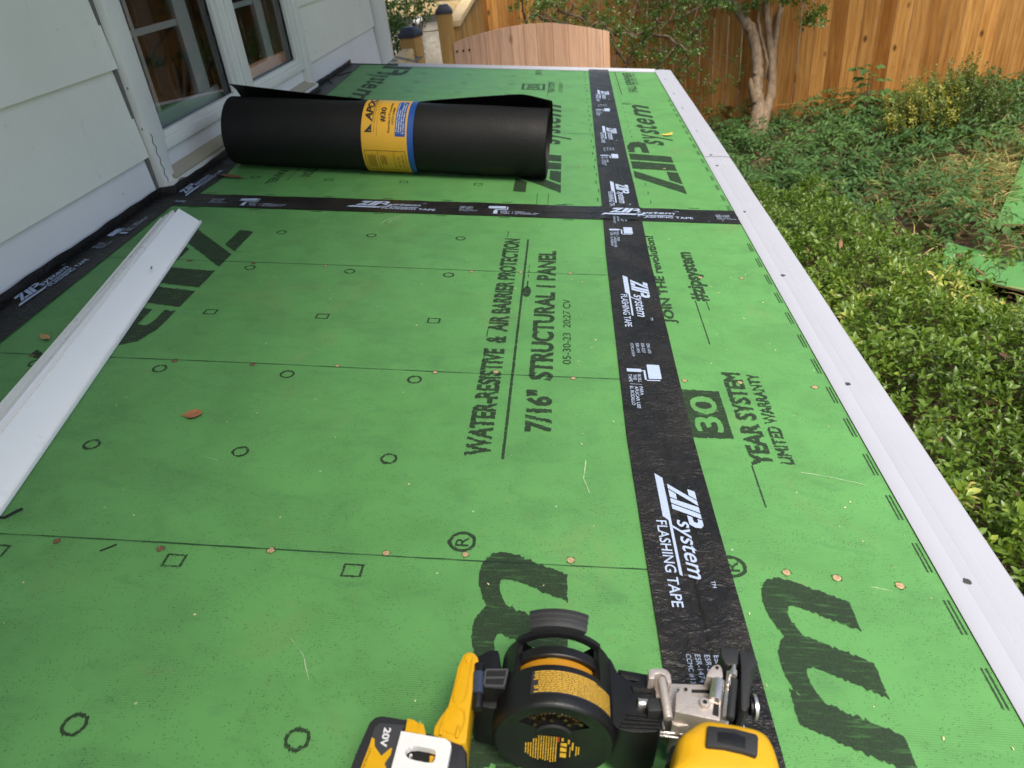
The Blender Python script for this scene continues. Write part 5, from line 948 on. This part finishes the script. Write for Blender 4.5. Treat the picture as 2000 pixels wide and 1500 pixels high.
mc, n, l, bs = mat('weathered concrete'); v = coords(n, l); l.new(mix(n, l, ramp(n, l, noise(n, l, v, 7, 6, 0.7), [(0.35, 0.0), (0.65, 1.0)]), (0.40, 0.36, 0.30), (0.62, 0.58, 0.51)), bs.inputs['Base Color']); setin(bs, rough=0.9, spec=0.2); bump(n, l, bs, noise(n, l, v, 30, 6, 0.7), 0.5, 0.02)
k = Buf(); k.box(-2.6, 0.20, 5.545, 5.70, -2.2, -0.26); k.box(-2.6, 0.20, 5.548, 5.70, -0.252, -0.117); tag(k.obj('concrete_wall', mc), 'rough grey concrete wall below the pale deck edge', 'wall')
pp = thing('drain_pipe', 'white round pipe end sticking out of the grey concrete wall', 'pipe', (-0.235, 5.3, -0.15))
k = Buf(); k.tube([(-0.235, 5.545, -0.15), (-0.235, 5.34, -0.15)], 0.030, 16); k.tube([(-0.235 + 0, 5.33 - 0.045 * math.sin(a) + 0.0, -0.15) for a in np.linspace(-1.2, 1.35, 12)], [max(0.004, 0.043 * math.cos(a)) for a in np.linspace(-1.2, 1.35, 12)], 20); k.obj('elbow', MT['white_print'], pp, smooth=True, base=(-0.235, 5.3, -0.15), angle=60)
k = Buf(); k.tube([(-0.249, 5.297, -0.160), (-0.256, 5.281, -0.166)], 0.0165, 16); k.obj('opening', MT['dark'], pp, base=(-0.235, 5.3, -0.15))

# ------------------------------------------------------------------ plants
def unit(a): return a / np.maximum(np.linalg.norm(a, axis=-1, keepdims=True), 1e-9)
def leaf_arrays(P, D, N, L, Wd, fold=0.25, droop=0.25):
    """six-sided folded leaves: 8 points, 6 faces each"""
    D = unit(D); Sd = unit(np.cross(D, N)); N = np.cross(Sd, D); L = L[:, None]; Wd = Wd[:, None]
    pt = lambda s, c, h: P + D * (s * L) + Sd * (c * Wd * .5) + N * (h * Wd - droop * L * s * s)
    vs = np.stack([pt(0, 0, 0), pt(.30, .88, fold), pt(.30, 0, 0), pt(.30, -.88, fold), pt(.66, .80, fold * .9), pt(.66, 0, 0), pt(.66, -.80, fold * .9), pt(1, 0, .0)], 1)
    return vs.reshape(-1, 3)
LF3 = [(0, 2, 1), (0, 3, 2), (4, 5, 7), (5, 6, 7)]; LF4 = [(1, 2, 5, 4), (2, 3, 6, 5)]
def leaf_obj(name, m, vs, tint, parent=None, base=(0, 0, 0), extra=None):
    n = len(vs) // 8; o8 = (np.arange(n) * 8)[:, None]
    t3 = (np.array(LF3).reshape(1, -1) + o8).reshape(n, 4, 3); t4 = (np.array(LF4).reshape(1, -1) + o8).reshape(n, 2, 4)
    li = np.concatenate([t3.reshape(n, -1), t4.reshape(n, -1)], 1).reshape(-1); ls = np.tile(np.array([3, 3, 3, 3, 4, 4]), n); tint = np.repeat(tint, 6)
    vs = vs - np.array(base)
    me = bpy.data.meshes.new(name); me.vertices.add(len(vs)); me.vertices.foreach_set('co', vs.astype(np.float32).reshape(-1)); me.loops.add(len(li)); me.loops.foreach_set('vertex_index', li.astype(np.int32))
    me.polygons.add(len(ls)); st_ = np.concatenate([[0], np.cumsum(ls)[:-1]]); me.polygons.foreach_set('loop_start', st_.astype(np.int32)); me.polygons.foreach_set('use_smooth', np.ones(len(ls), bool)); me.update(calc_edges=True); me.validate()
    at_ = me.attributes.new('tint', 'FLOAT', 'FACE'); at_.data.foreach_set('value', tint.astype(np.float32)); me.materials.append(m)
    o = bpy.data.objects.new(name, me); COL.objects.link(o)
    if parent: o.parent = parent
    return o
MT['bushleaf'] = m_leaf('glossy light green leaf', [(0.0, (0.045, 0.095, 0.014)), (0.45, (0.108, 0.19, 0.024)), (0.8, (0.20, 0.31, 0.045)), (0.93, (0.36, 0.42, 0.06)), (1.0, (0.60, 0.52, 0.16))], 0.36, 0.35, 0.5)
MT['fernleaf'] = m_leaf('dull dark green leaflet', [(0.0, (0.028, 0.075, 0.022)), (0.5, (0.068, 0.150, 0.043)), (0.85, (0.13, 0.23, 0.06)), (1.0, (0.26, 0.30, 0.07))], 0.6, 0.3, 0.3)
MT['straw'] = m_leaf('straw and grass blade', [(0.0, (0.10, 0.15, 0.035)), (0.4, (0.26, 0.26, 0.08)), (0.75, (0.48, 0.38, 0.16)), (1.0, (0.68, 0.54, 0.24))], 0.6, 0.3, 0.3)
MT['litter'] = m_leaf('fallen leaf litter', [(0.0, (0.05, 0.03, 0.02)), (0.4, (0.15, 0.08, 0.05)), (0.75, (0.30, 0.17, 0.10)), (1.0, (0.52, 0.36, 0.22))], 0.7, 0.15, 0.2)
MT['boxleaf'] = m_leaf('small privet leaf', [(0.0, (0.03, 0.065, 0.016)), (0.5, (0.075, 0.14, 0.026)), (0.8, (0.19, 0.24, 0.04)), (1.0, (0.45, 0.42, 0.06))], 0.38, 0.3, 0.5)
MT['treeleaf'] = m_leaf('glossy tree leaf', [(0.0, (0.035, 0.08, 0.015)), (0.6, (0.10, 0.19, 0.03)), (1.0, (0.30, 0.38, 0.10))], 0.28, 0.35, 0.6)
MT['bark'] = m_wood('smooth tan bark', (0.15, 0.10, 0.06), (0.33, 0.24, 0.155), 'Z', 0.7, 0.0, 0.75)
MT['twig'] = plain('grey brown twig', (0.13, 0.09, 0.06), 0.8, 0, 0.3, 40)
def whorl(C, AX, k, L, Wd, spread, tint, tj=0.12, rise=0.02):
    """k leaves round each shoot tip C (axis AX)"""
    n = len(C); C = np.repeat(C, k, 0); AX = np.repeat(unit(AX), k, 0); i = np.tile(np.arange(k), n); an = i * 2.399 + np.repeat(RNG.random(n) * 6.3, k)
    t1 = unit(np.cross(AX, np.array([0.3, 0.9, 0.1]))); t2 = np.cross(AX, t1); out = t1 * np.cos(an)[:, None] + t2 * np.sin(an)[:, None]
    el = spread * (0.35 + 0.9 * (i / max(1, k - 1)))[:, None] + RNG.normal(0, .15, (n * k, 1)); D = AX * np.cos(el) + out * np.sin(el); N = AX * np.sin(el) - out * np.cos(el)
    P = C - AX * (i / k * rise)[:, None] + out * 0.002; LL = np.repeat(L, k) * RNG.uniform(.65, 1.1, n * k); return leaf_arrays(P, D, N + RNG.normal(0, .15, N.shape), LL, LL * Wd * RNG.uniform(.75, 1.25, n * k)), np.clip(np.repeat(tint, k) + RNG.normal(0, tj, n * k), 0, 1)
def inside(x, y, poly):
    r = np.zeros(len(x), bool); j = len(poly) - 1
    for i in range(len(poly)):
        xi, yi = poly[i]; xj, yj = poly[j]; c = ((yi > y) != (yj > y)) & (x < (xj - xi) * (y - yi) / (yj - yi + 1e-12) + xi); r ^= c; j = i
    return r
def vnoise(x, y, f, s):
    return (np.sin(f * x + s) * np.sin(f * 1.13 * y + 1.7 * s) + .6 * np.sin(f * 2.1 * x - f * .9 * y + 2.3 * s) + .4 * np.sin(f * 3.3 * y + f * 1.7 * x + s * 3.1)) / 2.0
GZ = lambda x, y: -1.35 + 0.12 * (x - 2.2) - 0.05 * y
BUSH = [(1.64, -1.9), (3.9, -1.9), (3.8, .2), (3.25, .75), (2.95, 1.15), (2.78, 1.7), (2.86, 2.1), (2.75, 2.6), (2.45, 3.15), (2.0, 3.35), (1.64, 3.3)]
def near_bush():
    n = 19000; x = RNG.uniform(1.6, 3.9, n); y = RNG.uniform(-1.9, 3.4, n); k = inside(x + .06 * RNG.normal(size=n), y + .06 * RNG.normal(size=n), BUSH); x, y = x[k], y[k]
    h = 0.47 + 0.085 * vnoise(x, y, 4.6, .4) + 0.05 * vnoise(x, y, 11, 1.4)
    ed = np.minimum(1, np.maximum(0.25, np.minimum.reduce([np.hypot(x - px_, y - py_) for px_, py_ in BUSH[2:10]]) / .35)); h *= 0.45 + .55 * ed
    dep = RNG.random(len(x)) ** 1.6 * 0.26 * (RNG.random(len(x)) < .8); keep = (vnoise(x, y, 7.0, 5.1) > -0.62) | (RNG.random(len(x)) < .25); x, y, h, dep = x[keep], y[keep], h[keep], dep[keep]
    z = GZ(x, y) + h - dep; C = np.stack([x, y, z], 1); AX = np.stack([RNG.normal(0, .42, len(x)), RNG.normal(0, .42, len(x)), np.ones(len(x))], 1)
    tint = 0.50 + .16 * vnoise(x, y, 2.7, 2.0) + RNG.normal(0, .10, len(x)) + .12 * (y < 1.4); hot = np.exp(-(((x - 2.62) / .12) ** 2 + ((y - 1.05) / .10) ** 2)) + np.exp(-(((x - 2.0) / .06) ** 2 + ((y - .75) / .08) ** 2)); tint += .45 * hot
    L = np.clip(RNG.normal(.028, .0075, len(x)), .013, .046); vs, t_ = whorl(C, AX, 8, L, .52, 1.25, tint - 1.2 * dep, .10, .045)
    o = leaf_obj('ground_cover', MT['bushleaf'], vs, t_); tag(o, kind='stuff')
    b = Buf(); idx = RNG.choice(len(x), 2600, False)
    for i in idx: q = V(*C[i]); b.tube([q, q - V(AX[i, 0] * .10, AX[i, 1] * .10, 0.14)], [0.0008, 0.0016], 4, False)
    tag(b.obj('ground_cover_stems', MT['twig'], normals=False), kind='stuff')
near_bush()
def sprays(name, n, region, lim, hgt, nleaf, L, Wd, m, tintf, length=(.16, .34)):
    x = RNG.uniform(region[0], region[1], n); y = RNG.uniform(region[2], region[3], n); k = lim(x, y); x, y = x[k], y[k]; n = len(x)
    a = RNG.uniform(0, 6.28, n); Ls = RNG.uniform(*length, n); z = GZ(x, y) + hgt * RNG.uniform(.3, 1.0, n) * (1 + .35 * vnoise(x, y, 3.1, 3.0)); s = np.linspace(.15, 1, nleaf // 2)
    P, D, N, T = [], [], [], []; dirx, diry = np.cos(a), np.sin(a); t0 = tintf(x, y) + RNG.normal(0, .12, n); rise = RNG.uniform(.1, .5, n)
    for q in s:
        px_ = x + dirx * Ls * q; py_ = y + diry * Ls * q; pz_ = z + Ls * (rise * q - .75 * q * q)
        for sg in (-1, 1):
            P.append(np.stack([px_, py_, pz_], 1)); D.append(np.stack([dirx * .45 - sg * diry * .9, diry * .45 + sg * dirx * .9, -.15 + RNG.normal(0, .2, n)], 1)); N.append(np.stack([RNG.normal(0, .25, n), RNG.normal(0, .25, n), np.ones(n)], 1)); T.append(t0)
    P, D, N, T = np.concatenate(P), np.concatenate(D), np.concatenate(N), np.concatenate(T); LL = L * RNG.uniform(.7, 1.25, len(P)); vs = leaf_arrays(P, D, N, LL, LL * Wd, .15, .2)
    return leaf_obj(name, m, vs, np.clip(T + RNG.normal(0, .08, len(T)), 0, 1))
fd = np.array([FD.x, FD.y]); fo = np.array([FO.x, FO.y])
def before_fence(x, y, d=0.08): return ((x - fo[0]) * FN.x + (y - fo[1]) * FN.y) > d
def not_bush(x, y): return ~inside(x, y, BUSH)
def grassy(x, y): return np.exp(-(((x - 4.0) / .55) ** 2 + ((y - 3.0) / .75) ** 2)) + .8 * np.exp(-(((x - 4.7) / .6) ** 2 + ((y - 4.0) / .5) ** 2))
PANELS = [[(3.534, 2.553), (4.42, 3.975), (5.4, 3.36), (4.51, 1.94)], [(3.21, 2.42), (3.72, 1.25), (3.47, 1.27), (3.03, 2.04)]]
def off_panels(x, y): return ~(inside(x, y, PANELS[0]) | inside(x, y, PANELS[1]))
tag(sprays('fern_cover', 4600, (1.6, 6.8, 2.0, 7.6), lambda x, y: before_fence(x, y) & not_bush(x, y) & off_panels(x, y) & (RNG.random(len(x)) > .86 * grassy(x, y)) & (vnoise(x, y, 3.4, 7.0) > -.9) & ((y > 2.9) | (x > 3.0)), .24, 14, .050, .42, MT['fernleaf'], lambda x, y: .45 + .15 * vnoise(x, y, 2.2, 1.0) + .12 * grassy(x, y)), kind='stuff')
def blades(n):
    x = RNG.normal(4.1, .75, n); y = RNG.normal(3.2, .85, n); k = before_fence(x, y, .15) & not_bush(x, y) & off_panels(x, y) & (RNG.random(n) < .12 + grassy(x, y)); x, y = x[k], y[k]; n = len(x)
    P = np.stack([x, y, GZ(x, y) + RNG.uniform(.0, .10, n)], 1); D = np.stack([RNG.normal(0, .8, n), RNG.normal(0, .8, n), RNG.uniform(.1, .9, n)], 1); N = np.stack([RNG.normal(0, .5, n), RNG.normal(0, .5, n), np.ones(n)], 1); L = RNG.uniform(.06, .19, n)
    return leaf_obj('dry_grass', MT['straw'], leaf_arrays(P, D, N, L, np.full(n, .0065), .2, .45), np.clip(RNG.normal(.5, .26, n), 0, 1))
tag(blades(13000), kind='stuff')
def litter(n):
    x = RNG.uniform(1.5, 7, n); y = RNG.uniform(-1.9, 7, n); k = before_fence(x, y) & off_panels(x, y); x, y = x[k], y[k]; n = len(x)
    P = np.stack([x, y, GZ(x, y) + RNG.uniform(.005, .05, n)], 1); a = RNG.uniform(0, 6.3, n); D = np.stack([np.cos(a), np.sin(a), RNG.normal(0, .3, n)], 1); N = np.stack([RNG.normal(0, .4, n), RNG.normal(0, .4, n), np.ones(n)], 1); L = RNG.uniform(.03, .085, n)
    return leaf_obj('leaf_litter', MT['litter'], leaf_arrays(P, D, N, L, L * RNG.uniform(.35, .6, n), RNG.uniform(-.3, .4, (n, 1)), -.25), np.clip(RNG.normal(.42, .25, n), 0, 1))
tag(litter(8000), kind='stuff')
def dead_bits(n):
    x = RNG.uniform(1.66, 3.6, n); y = RNG.uniform(-1.8, 3.2, n); k = inside(x, y, BUSH); x, y = x[k], y[k]; n = len(x)
    P = np.stack([x, y, GZ(x, y) + .40 + .10 * vnoise(x, y, 4.6, .4) + RNG.uniform(-.05, .06, n)], 1); a = RNG.uniform(0, 6.3, n); D = np.stack([np.cos(a), np.sin(a), RNG.normal(0, .4, n)], 1); N = np.stack([RNG.normal(0, .5, n), RNG.normal(0, .5, n), np.ones(n)], 1); L = RNG.uniform(.025, .06, n)
    return leaf_obj('fallen_leaves', MT['litter'], leaf_arrays(P, D, N, L, L * .45, .3, -.3), np.clip(RNG.normal(.6, .2, n), 0, 1))
tag(dead_bits(160), kind='stuff')
# offcuts of sheathing lying in the garden
def offcut(label, poly, dz, edge_dash):
    c = V(sum(p[0] for p in poly) / 4, sum(p[1] for p in poly) / 4, 0); base = (c.x, c.y, gz(c.x, c.y)); b = Buf(); g = [(x, y, gz(x, y) + dz + e) for (x, y), e in zip(poly, (0, 0, 0, 0))]
    b.add([(x, y, z) for x, y, z in g] + [(x, y, z + .011) for x, y, z in g], [(4, 5, 6, 7)], .5, 0); b.add([(x, y, z) for x, y, z in g] + [(x, y, z + .0108) for x, y, z in g], [(3, 2, 1, 0)] + [(i, (i + 1) % 4, 4 + (i + 1) % 4, 4 + i) for i in range(4)], .5, 1)
    o = b.obj('sheathing_offcut', [MT['green'], MT['sheath_edge']], base=base); o.location = base; tag(o, label, 'board', 'offcuts of green board in the garden')
    k = Ink(); p0, p1, p3 = V(*g[0]), V(*g[1]), V(*g[3]); u = (p1 - p0); w_ = (p3 - p0).normalized()
    for t in edge_dash:
        a = p0 + u * t + w_ * 0.03 + V(0, 0, .0125); e = u.normalized() * .05; k.put([[(0, 0), (1, 0), (1, 1), (0, 1)]], lambda q, r_, a=a, e=e: tuple(a + e * q + w_ * .006 * r_))
    k.obj('printed_lettering', MT['ink'], o, base=base)
offcut('upper green board offcut lying on the dry grass by the picture edge', PANELS[0], .055, (.08, .28, .5, .7)); offcut('lower green board offcut lying half under the light green leaves', PANELS[1], .055, (.2, .55))
# clipped upright shrub
def privet():
    C0 = np.array([4.14, 4.72]); base = (4.14, 4.72, float(GZ(4.14, 4.72))); t_ = thing('shrub', 'upright yellow green shrub growing against the fence on the right', 'shrub', base); n = 420
    r = np.sqrt(RNG.random(n)); a = RNG.random(n) * 6.28; x = C0[0] + .40 * r * np.cos(a); y = C0[1] + .32 * r * np.sin(a); g = GZ(x, y); h = (.60 - .30 * r ** 2) * RNG.uniform(.55, 1.0, n) * np.where(RNG.random(n) < .1, 1.16, 1); b = Buf(); C, AX, TT = [], [], []
    for i in range(n):
        lx_, ly_ = RNG.normal(0, .16, 2); k = max(3, int(h[i] / .05)); tone = RNG.normal(.0, .10) + (.22 if RNG.random() < .25 else 0)
        for q in np.linspace(.25, 1, k):
            p = (x[i] + (lx_ + .45 * (x[i] - C0[0])) * q * h[i], y[i] + (ly_ + .45 * (y[i] - C0[1])) * q * h[i], g[i] + q * h[i]); C.append((p[0] + RNG.normal(0, .012), p[1] + RNG.normal(0, .012), p[2])); AX.append((lx_ + RNG.normal(0, .35) + .8 * (x[i] - C0[0]), ly_ + RNG.normal(0, .35) + .8 * (y[i] - C0[1]), 1.0)); TT.append(.34 + .28 * q - .75 * (x[i] - C0[0]) + tone)
        b.tube([(x[i], y[i], g[i]), p], [.003, .001], 4, False)
    C, AX, TT = map(np.array, (C, AX, TT)); vs, ti = whorl(C, AX, 7, RNG.uniform(.020, .034, len(C)), .5, 1.15, TT, .08, .045); leaf_obj('foliage', MT['boxleaf'], vs, ti, t_, base); b.obj('stems', MT['twig'], t_, base=base, normals=False)
privet()
def broad(label, x, y, hs, n, L):
    base = (x, y, float(GZ(x, y))); t_ = thing('broadleaf_weed', label, 'plant', base, group='leafy weeds against the fence'); b = Buf(); P, D, N = [], [], []
    for i in range(n):
        a = random.random() * 6.28; h = hs * random.uniform(.35, 1); r = random.uniform(.03, .20) * (1.3 - h / hs * .6); p = (x + r * math.cos(a), y + r * math.sin(a) * .7, base[2] + h); b.tube([(x + r * .1 * math.cos(a), y, base[2]), (x + r * .6 * math.cos(a), y + r * .5 * math.sin(a), base[2] + h * .7), p], [.003, .002, .0012], 4, False)
        for k in range(3): q = a + (k - 1) * .9; P.append(p); D.append((math.cos(q), math.sin(q), random.uniform(-.3, .2))); N.append((random.gauss(0, .3), random.gauss(0, .3) - .2, 1))
    P, D, N = map(np.array, (P, D, N)); LL = L * RNG.uniform(.7, 1.2, len(P)); leaf_obj('leaves', MT['fernleaf'], leaf_arrays(P, D, N, LL, LL * .62, .12), np.clip(RNG.normal(.62, .12, len(P)), 0, 1), t_, base); b.obj('stems', MT['twig'], t_, base=base, normals=False)
broad('broad leaved dark weed at the fence foot left of the yellow green shrub', 3.86, 5.75, .52, 22, .085); broad('leafy sprig against the fence right of the yellow green shrub', 5.15, 5.30, .52, 14, .075)
# tree with several stems
def tree():
    base = (TRUNKS[0][0][0][0], TRUNKS[0][0][0][1], TRUNKS[0][0][0][2] - .1); t_ = thing('garden_tree', 'smooth barked tree dividing into several stems in front of the fence', 'tree', base); b = Buf()
    for pts, rad in TRUNKS:
        q = [V(*p) for p in pts]; fine, fr_ = [], []
        for i in range(len(q) - 1):
            for k in range(5): t = k / 5; fine.append(q[i].lerp(q[i + 1], t) + V(random.gauss(0, .004), random.gauss(0, .004), 0)); fr_.append((rad[i] * (1 - t) + rad[i + 1] * t) * random.uniform(.94, 1.07))
        fine.append(q[-1]); fr_.append(rad[-1]); fine[0] = fine[0] - V(0, 0, .12); b.tube(fine, fr_, 14)
    for p, r_ in (((TRUNKS[0][0][3]), .05), (TRUNKS[0][0][5], .06)):
        q = V(*p); b.tube([q + V(-.02, -.04, -.01), q + V(-.05, -.085, .01)], [r_ * .7, r_ * .25], 8)
    q0 = V(*TRUNKS[0][0][1]); b.tube([q0 + V(-.05, -.02, .10), q0 + V(-.10, -.05, .24), q0 + V(-.11, -.06, .32)], [.04, .028, .010], 8)
    C, AX = [], []
    ends = [V(*pts[-1]) for pts, _ in TRUNKS]
    for e in ends:
        for _ in range(9):
            d = V(random.gauss(0, 1), random.gauss(-.3, 1), random.uniform(.2, 1.1)).normalized(); ln = random.uniform(.5, 1.3); tip = e + d * ln; b.tube([e, e + d * ln * .5 + V(0, 0, .06), tip], [.016, .009, .004], 6, False)
            for _ in range(34): C.append(tuple(e + d * ln * random.uniform(.35, 1.1) + V(random.gauss(0, .20), random.gauss(0, .20), random.gauss(0, .16)))); AX.append((random.gauss(0, .6), random.gauss(0, .6), random.uniform(-.2, 1)))
    for c in CROWN_C:
        e = min(ends, key=lambda w_: (w_ - V(*c)).length); b.tube([e, (e + V(*c)) / 2 + V(0, 0, .05), V(*c) + V(0, 0, .03)], [.010, .006, .003], 6, False)
        for _ in range(10): C.append(tuple(V(*c) + V(random.gauss(0, .055), random.gauss(0, .10), random.gauss(0, .028)))); AX.append((random.gauss(0, .6), random.gauss(-.2, .6), random.uniform(-.3, .9)))
    for _ in range(190):                                                    # broad top of the tree, above the picture, placed to shade the fence
        e = random.choice(ends); c = V(3.0 + random.gauss(0, .75), 5.75 + random.gauss(0, .6), 2.2 + random.gauss(0, .4)); b.tube([e, e.lerp(c, .5) + V(random.gauss(0, .1), random.gauss(0, .1), .1), c], [.018, .011, .004], 6, False)
        for _ in range(30): C.append(tuple(c + V(random.gauss(0, .22), random.gauss(0, .22), random.gauss(0, .14)))); AX.append((random.gauss(0, .7), random.gauss(0, .7), random.uniform(-.3, 1)))
    b.obj('trunk', MT['bark'], t_, smooth=True, base=base, normals=False, angle=80); C, AX = np.array(C), np.array(AX); vs, ti = whorl(C, AX, 7, np.where(C[:, 2] > .9, 1.5, 1.0) * RNG.uniform(.035, .06, len(C)), .48, 1.2, np.full(len(C), .55), .2, .05); leaf_obj('crown', MT['treeleaf'], vs, ti, t_, base)
tree()
def arching():
    base = (ARCH[0][0][0], ARCH[0][0][1], gz(ARCH[0][0][0], ARCH[0][0][1])); t_ = thing('arching_shrub', 'loose open shrub with thin dark twigs in front of the fence behind the gate', 'shrub', base); b = Buf(); C, AX = [], []
    for pts in ARCH:
        q = [V(*p) for p in pts]; 
        if pts is ARCH[0] or pts is ARCH[1]: q = [V(q[0].x, q[0].y, gz(q[0].x, q[0].y))] + q
        n = len(q); fine = []
        for i in range(n - 1):
            for k in range(4): fine.append(q[i].lerp(q[i + 1], k / 4) + V(random.gauss(0, .008), random.gauss(0, .008), random.gauss(0, .008)))
        fine.append(q[-1]); b.tube(fine, list(np.linspace(.016, .005, len(fine))), 7)
        for p in fine[6:]:
            for _ in range(2):
                d = V(random.gauss(0, .10), random.gauss(0, .12), random.gauss(.02, .08)); b.tube([p, p + d], [.004, .002], 4, False)
                for _ in range(5): C.append(tuple(p + d + V(random.gauss(0, .03), random.gauss(0, .04), random.gauss(0, .03)))); AX.append((random.gauss(0, .6), random.gauss(0, .6), random.uniform(-.2, 1)))
    for c in CLUMP:
        q = V(*c); e = min([V(*p) for pts in ARCH for p in pts], key=lambda w_: (w_ - q).length); b.tube([e, q], [.005, .002], 5, False)
        for _ in range(15): C.append(tuple(q + V(random.gauss(0, .075), random.gauss(0, .09), random.gauss(0, .06)))); AX.append((random.gauss(0, .6), random.gauss(0, .6), random.uniform(-.2, 1)))
    b.obj('branches', MT['twig'], t_, smooth=True, base=base, normals=False, angle=80); C, AX = np.array(C), np.array(AX); vs, ti = whorl(C, AX, 6, RNG.uniform(.018, .036, len(C)), .5, 1.2, np.full(len(C), .45), .18, .03); leaf_obj('foliage', MT['treeleaf'], vs, ti, t_, base)
arching()
def vine():
    base = (VINE[0][0], VINE[0][1], -1.6); t_ = thing('leafy_bush', 'leafy bush against the concrete wall just past the house corner', 'bush', base); C, AX = [], []; b = Buf()
    cs = list(VINE) + [(c[0] - .12 + random.gauss(0, .1), c[1] + random.gauss(0, .06), c[2] - .35 - .6 * random.random()) for c in VINE for _ in range(2)]
    for c in cs:
        q = V(*c); b.tube([V(base[0] + random.gauss(0, .08), base[1], -1.75), V(base[0], base[1], (q.z - 1.75) / 2), q], [.012, .008, .003], 5, False)
        for _ in range(19): C.append(tuple(q + V(random.gauss(0, .06), random.gauss(0, .05), random.gauss(0, .06)))); AX.append((random.gauss(0, .6), random.gauss(-.3, .6), random.uniform(-.2, 1)))
    C, AX = np.array(C), np.array(AX); vs, ti = whorl(C, AX, 6, RNG.uniform(.022, .045, len(C)), .45, 1.2, np.full(len(C), .40), .22, .04); leaf_obj('foliage', MT['treeleaf'], vs, ti, t_, base); b.obj('stems', MT['twig'], t_, base=base, normals=False)
vine()
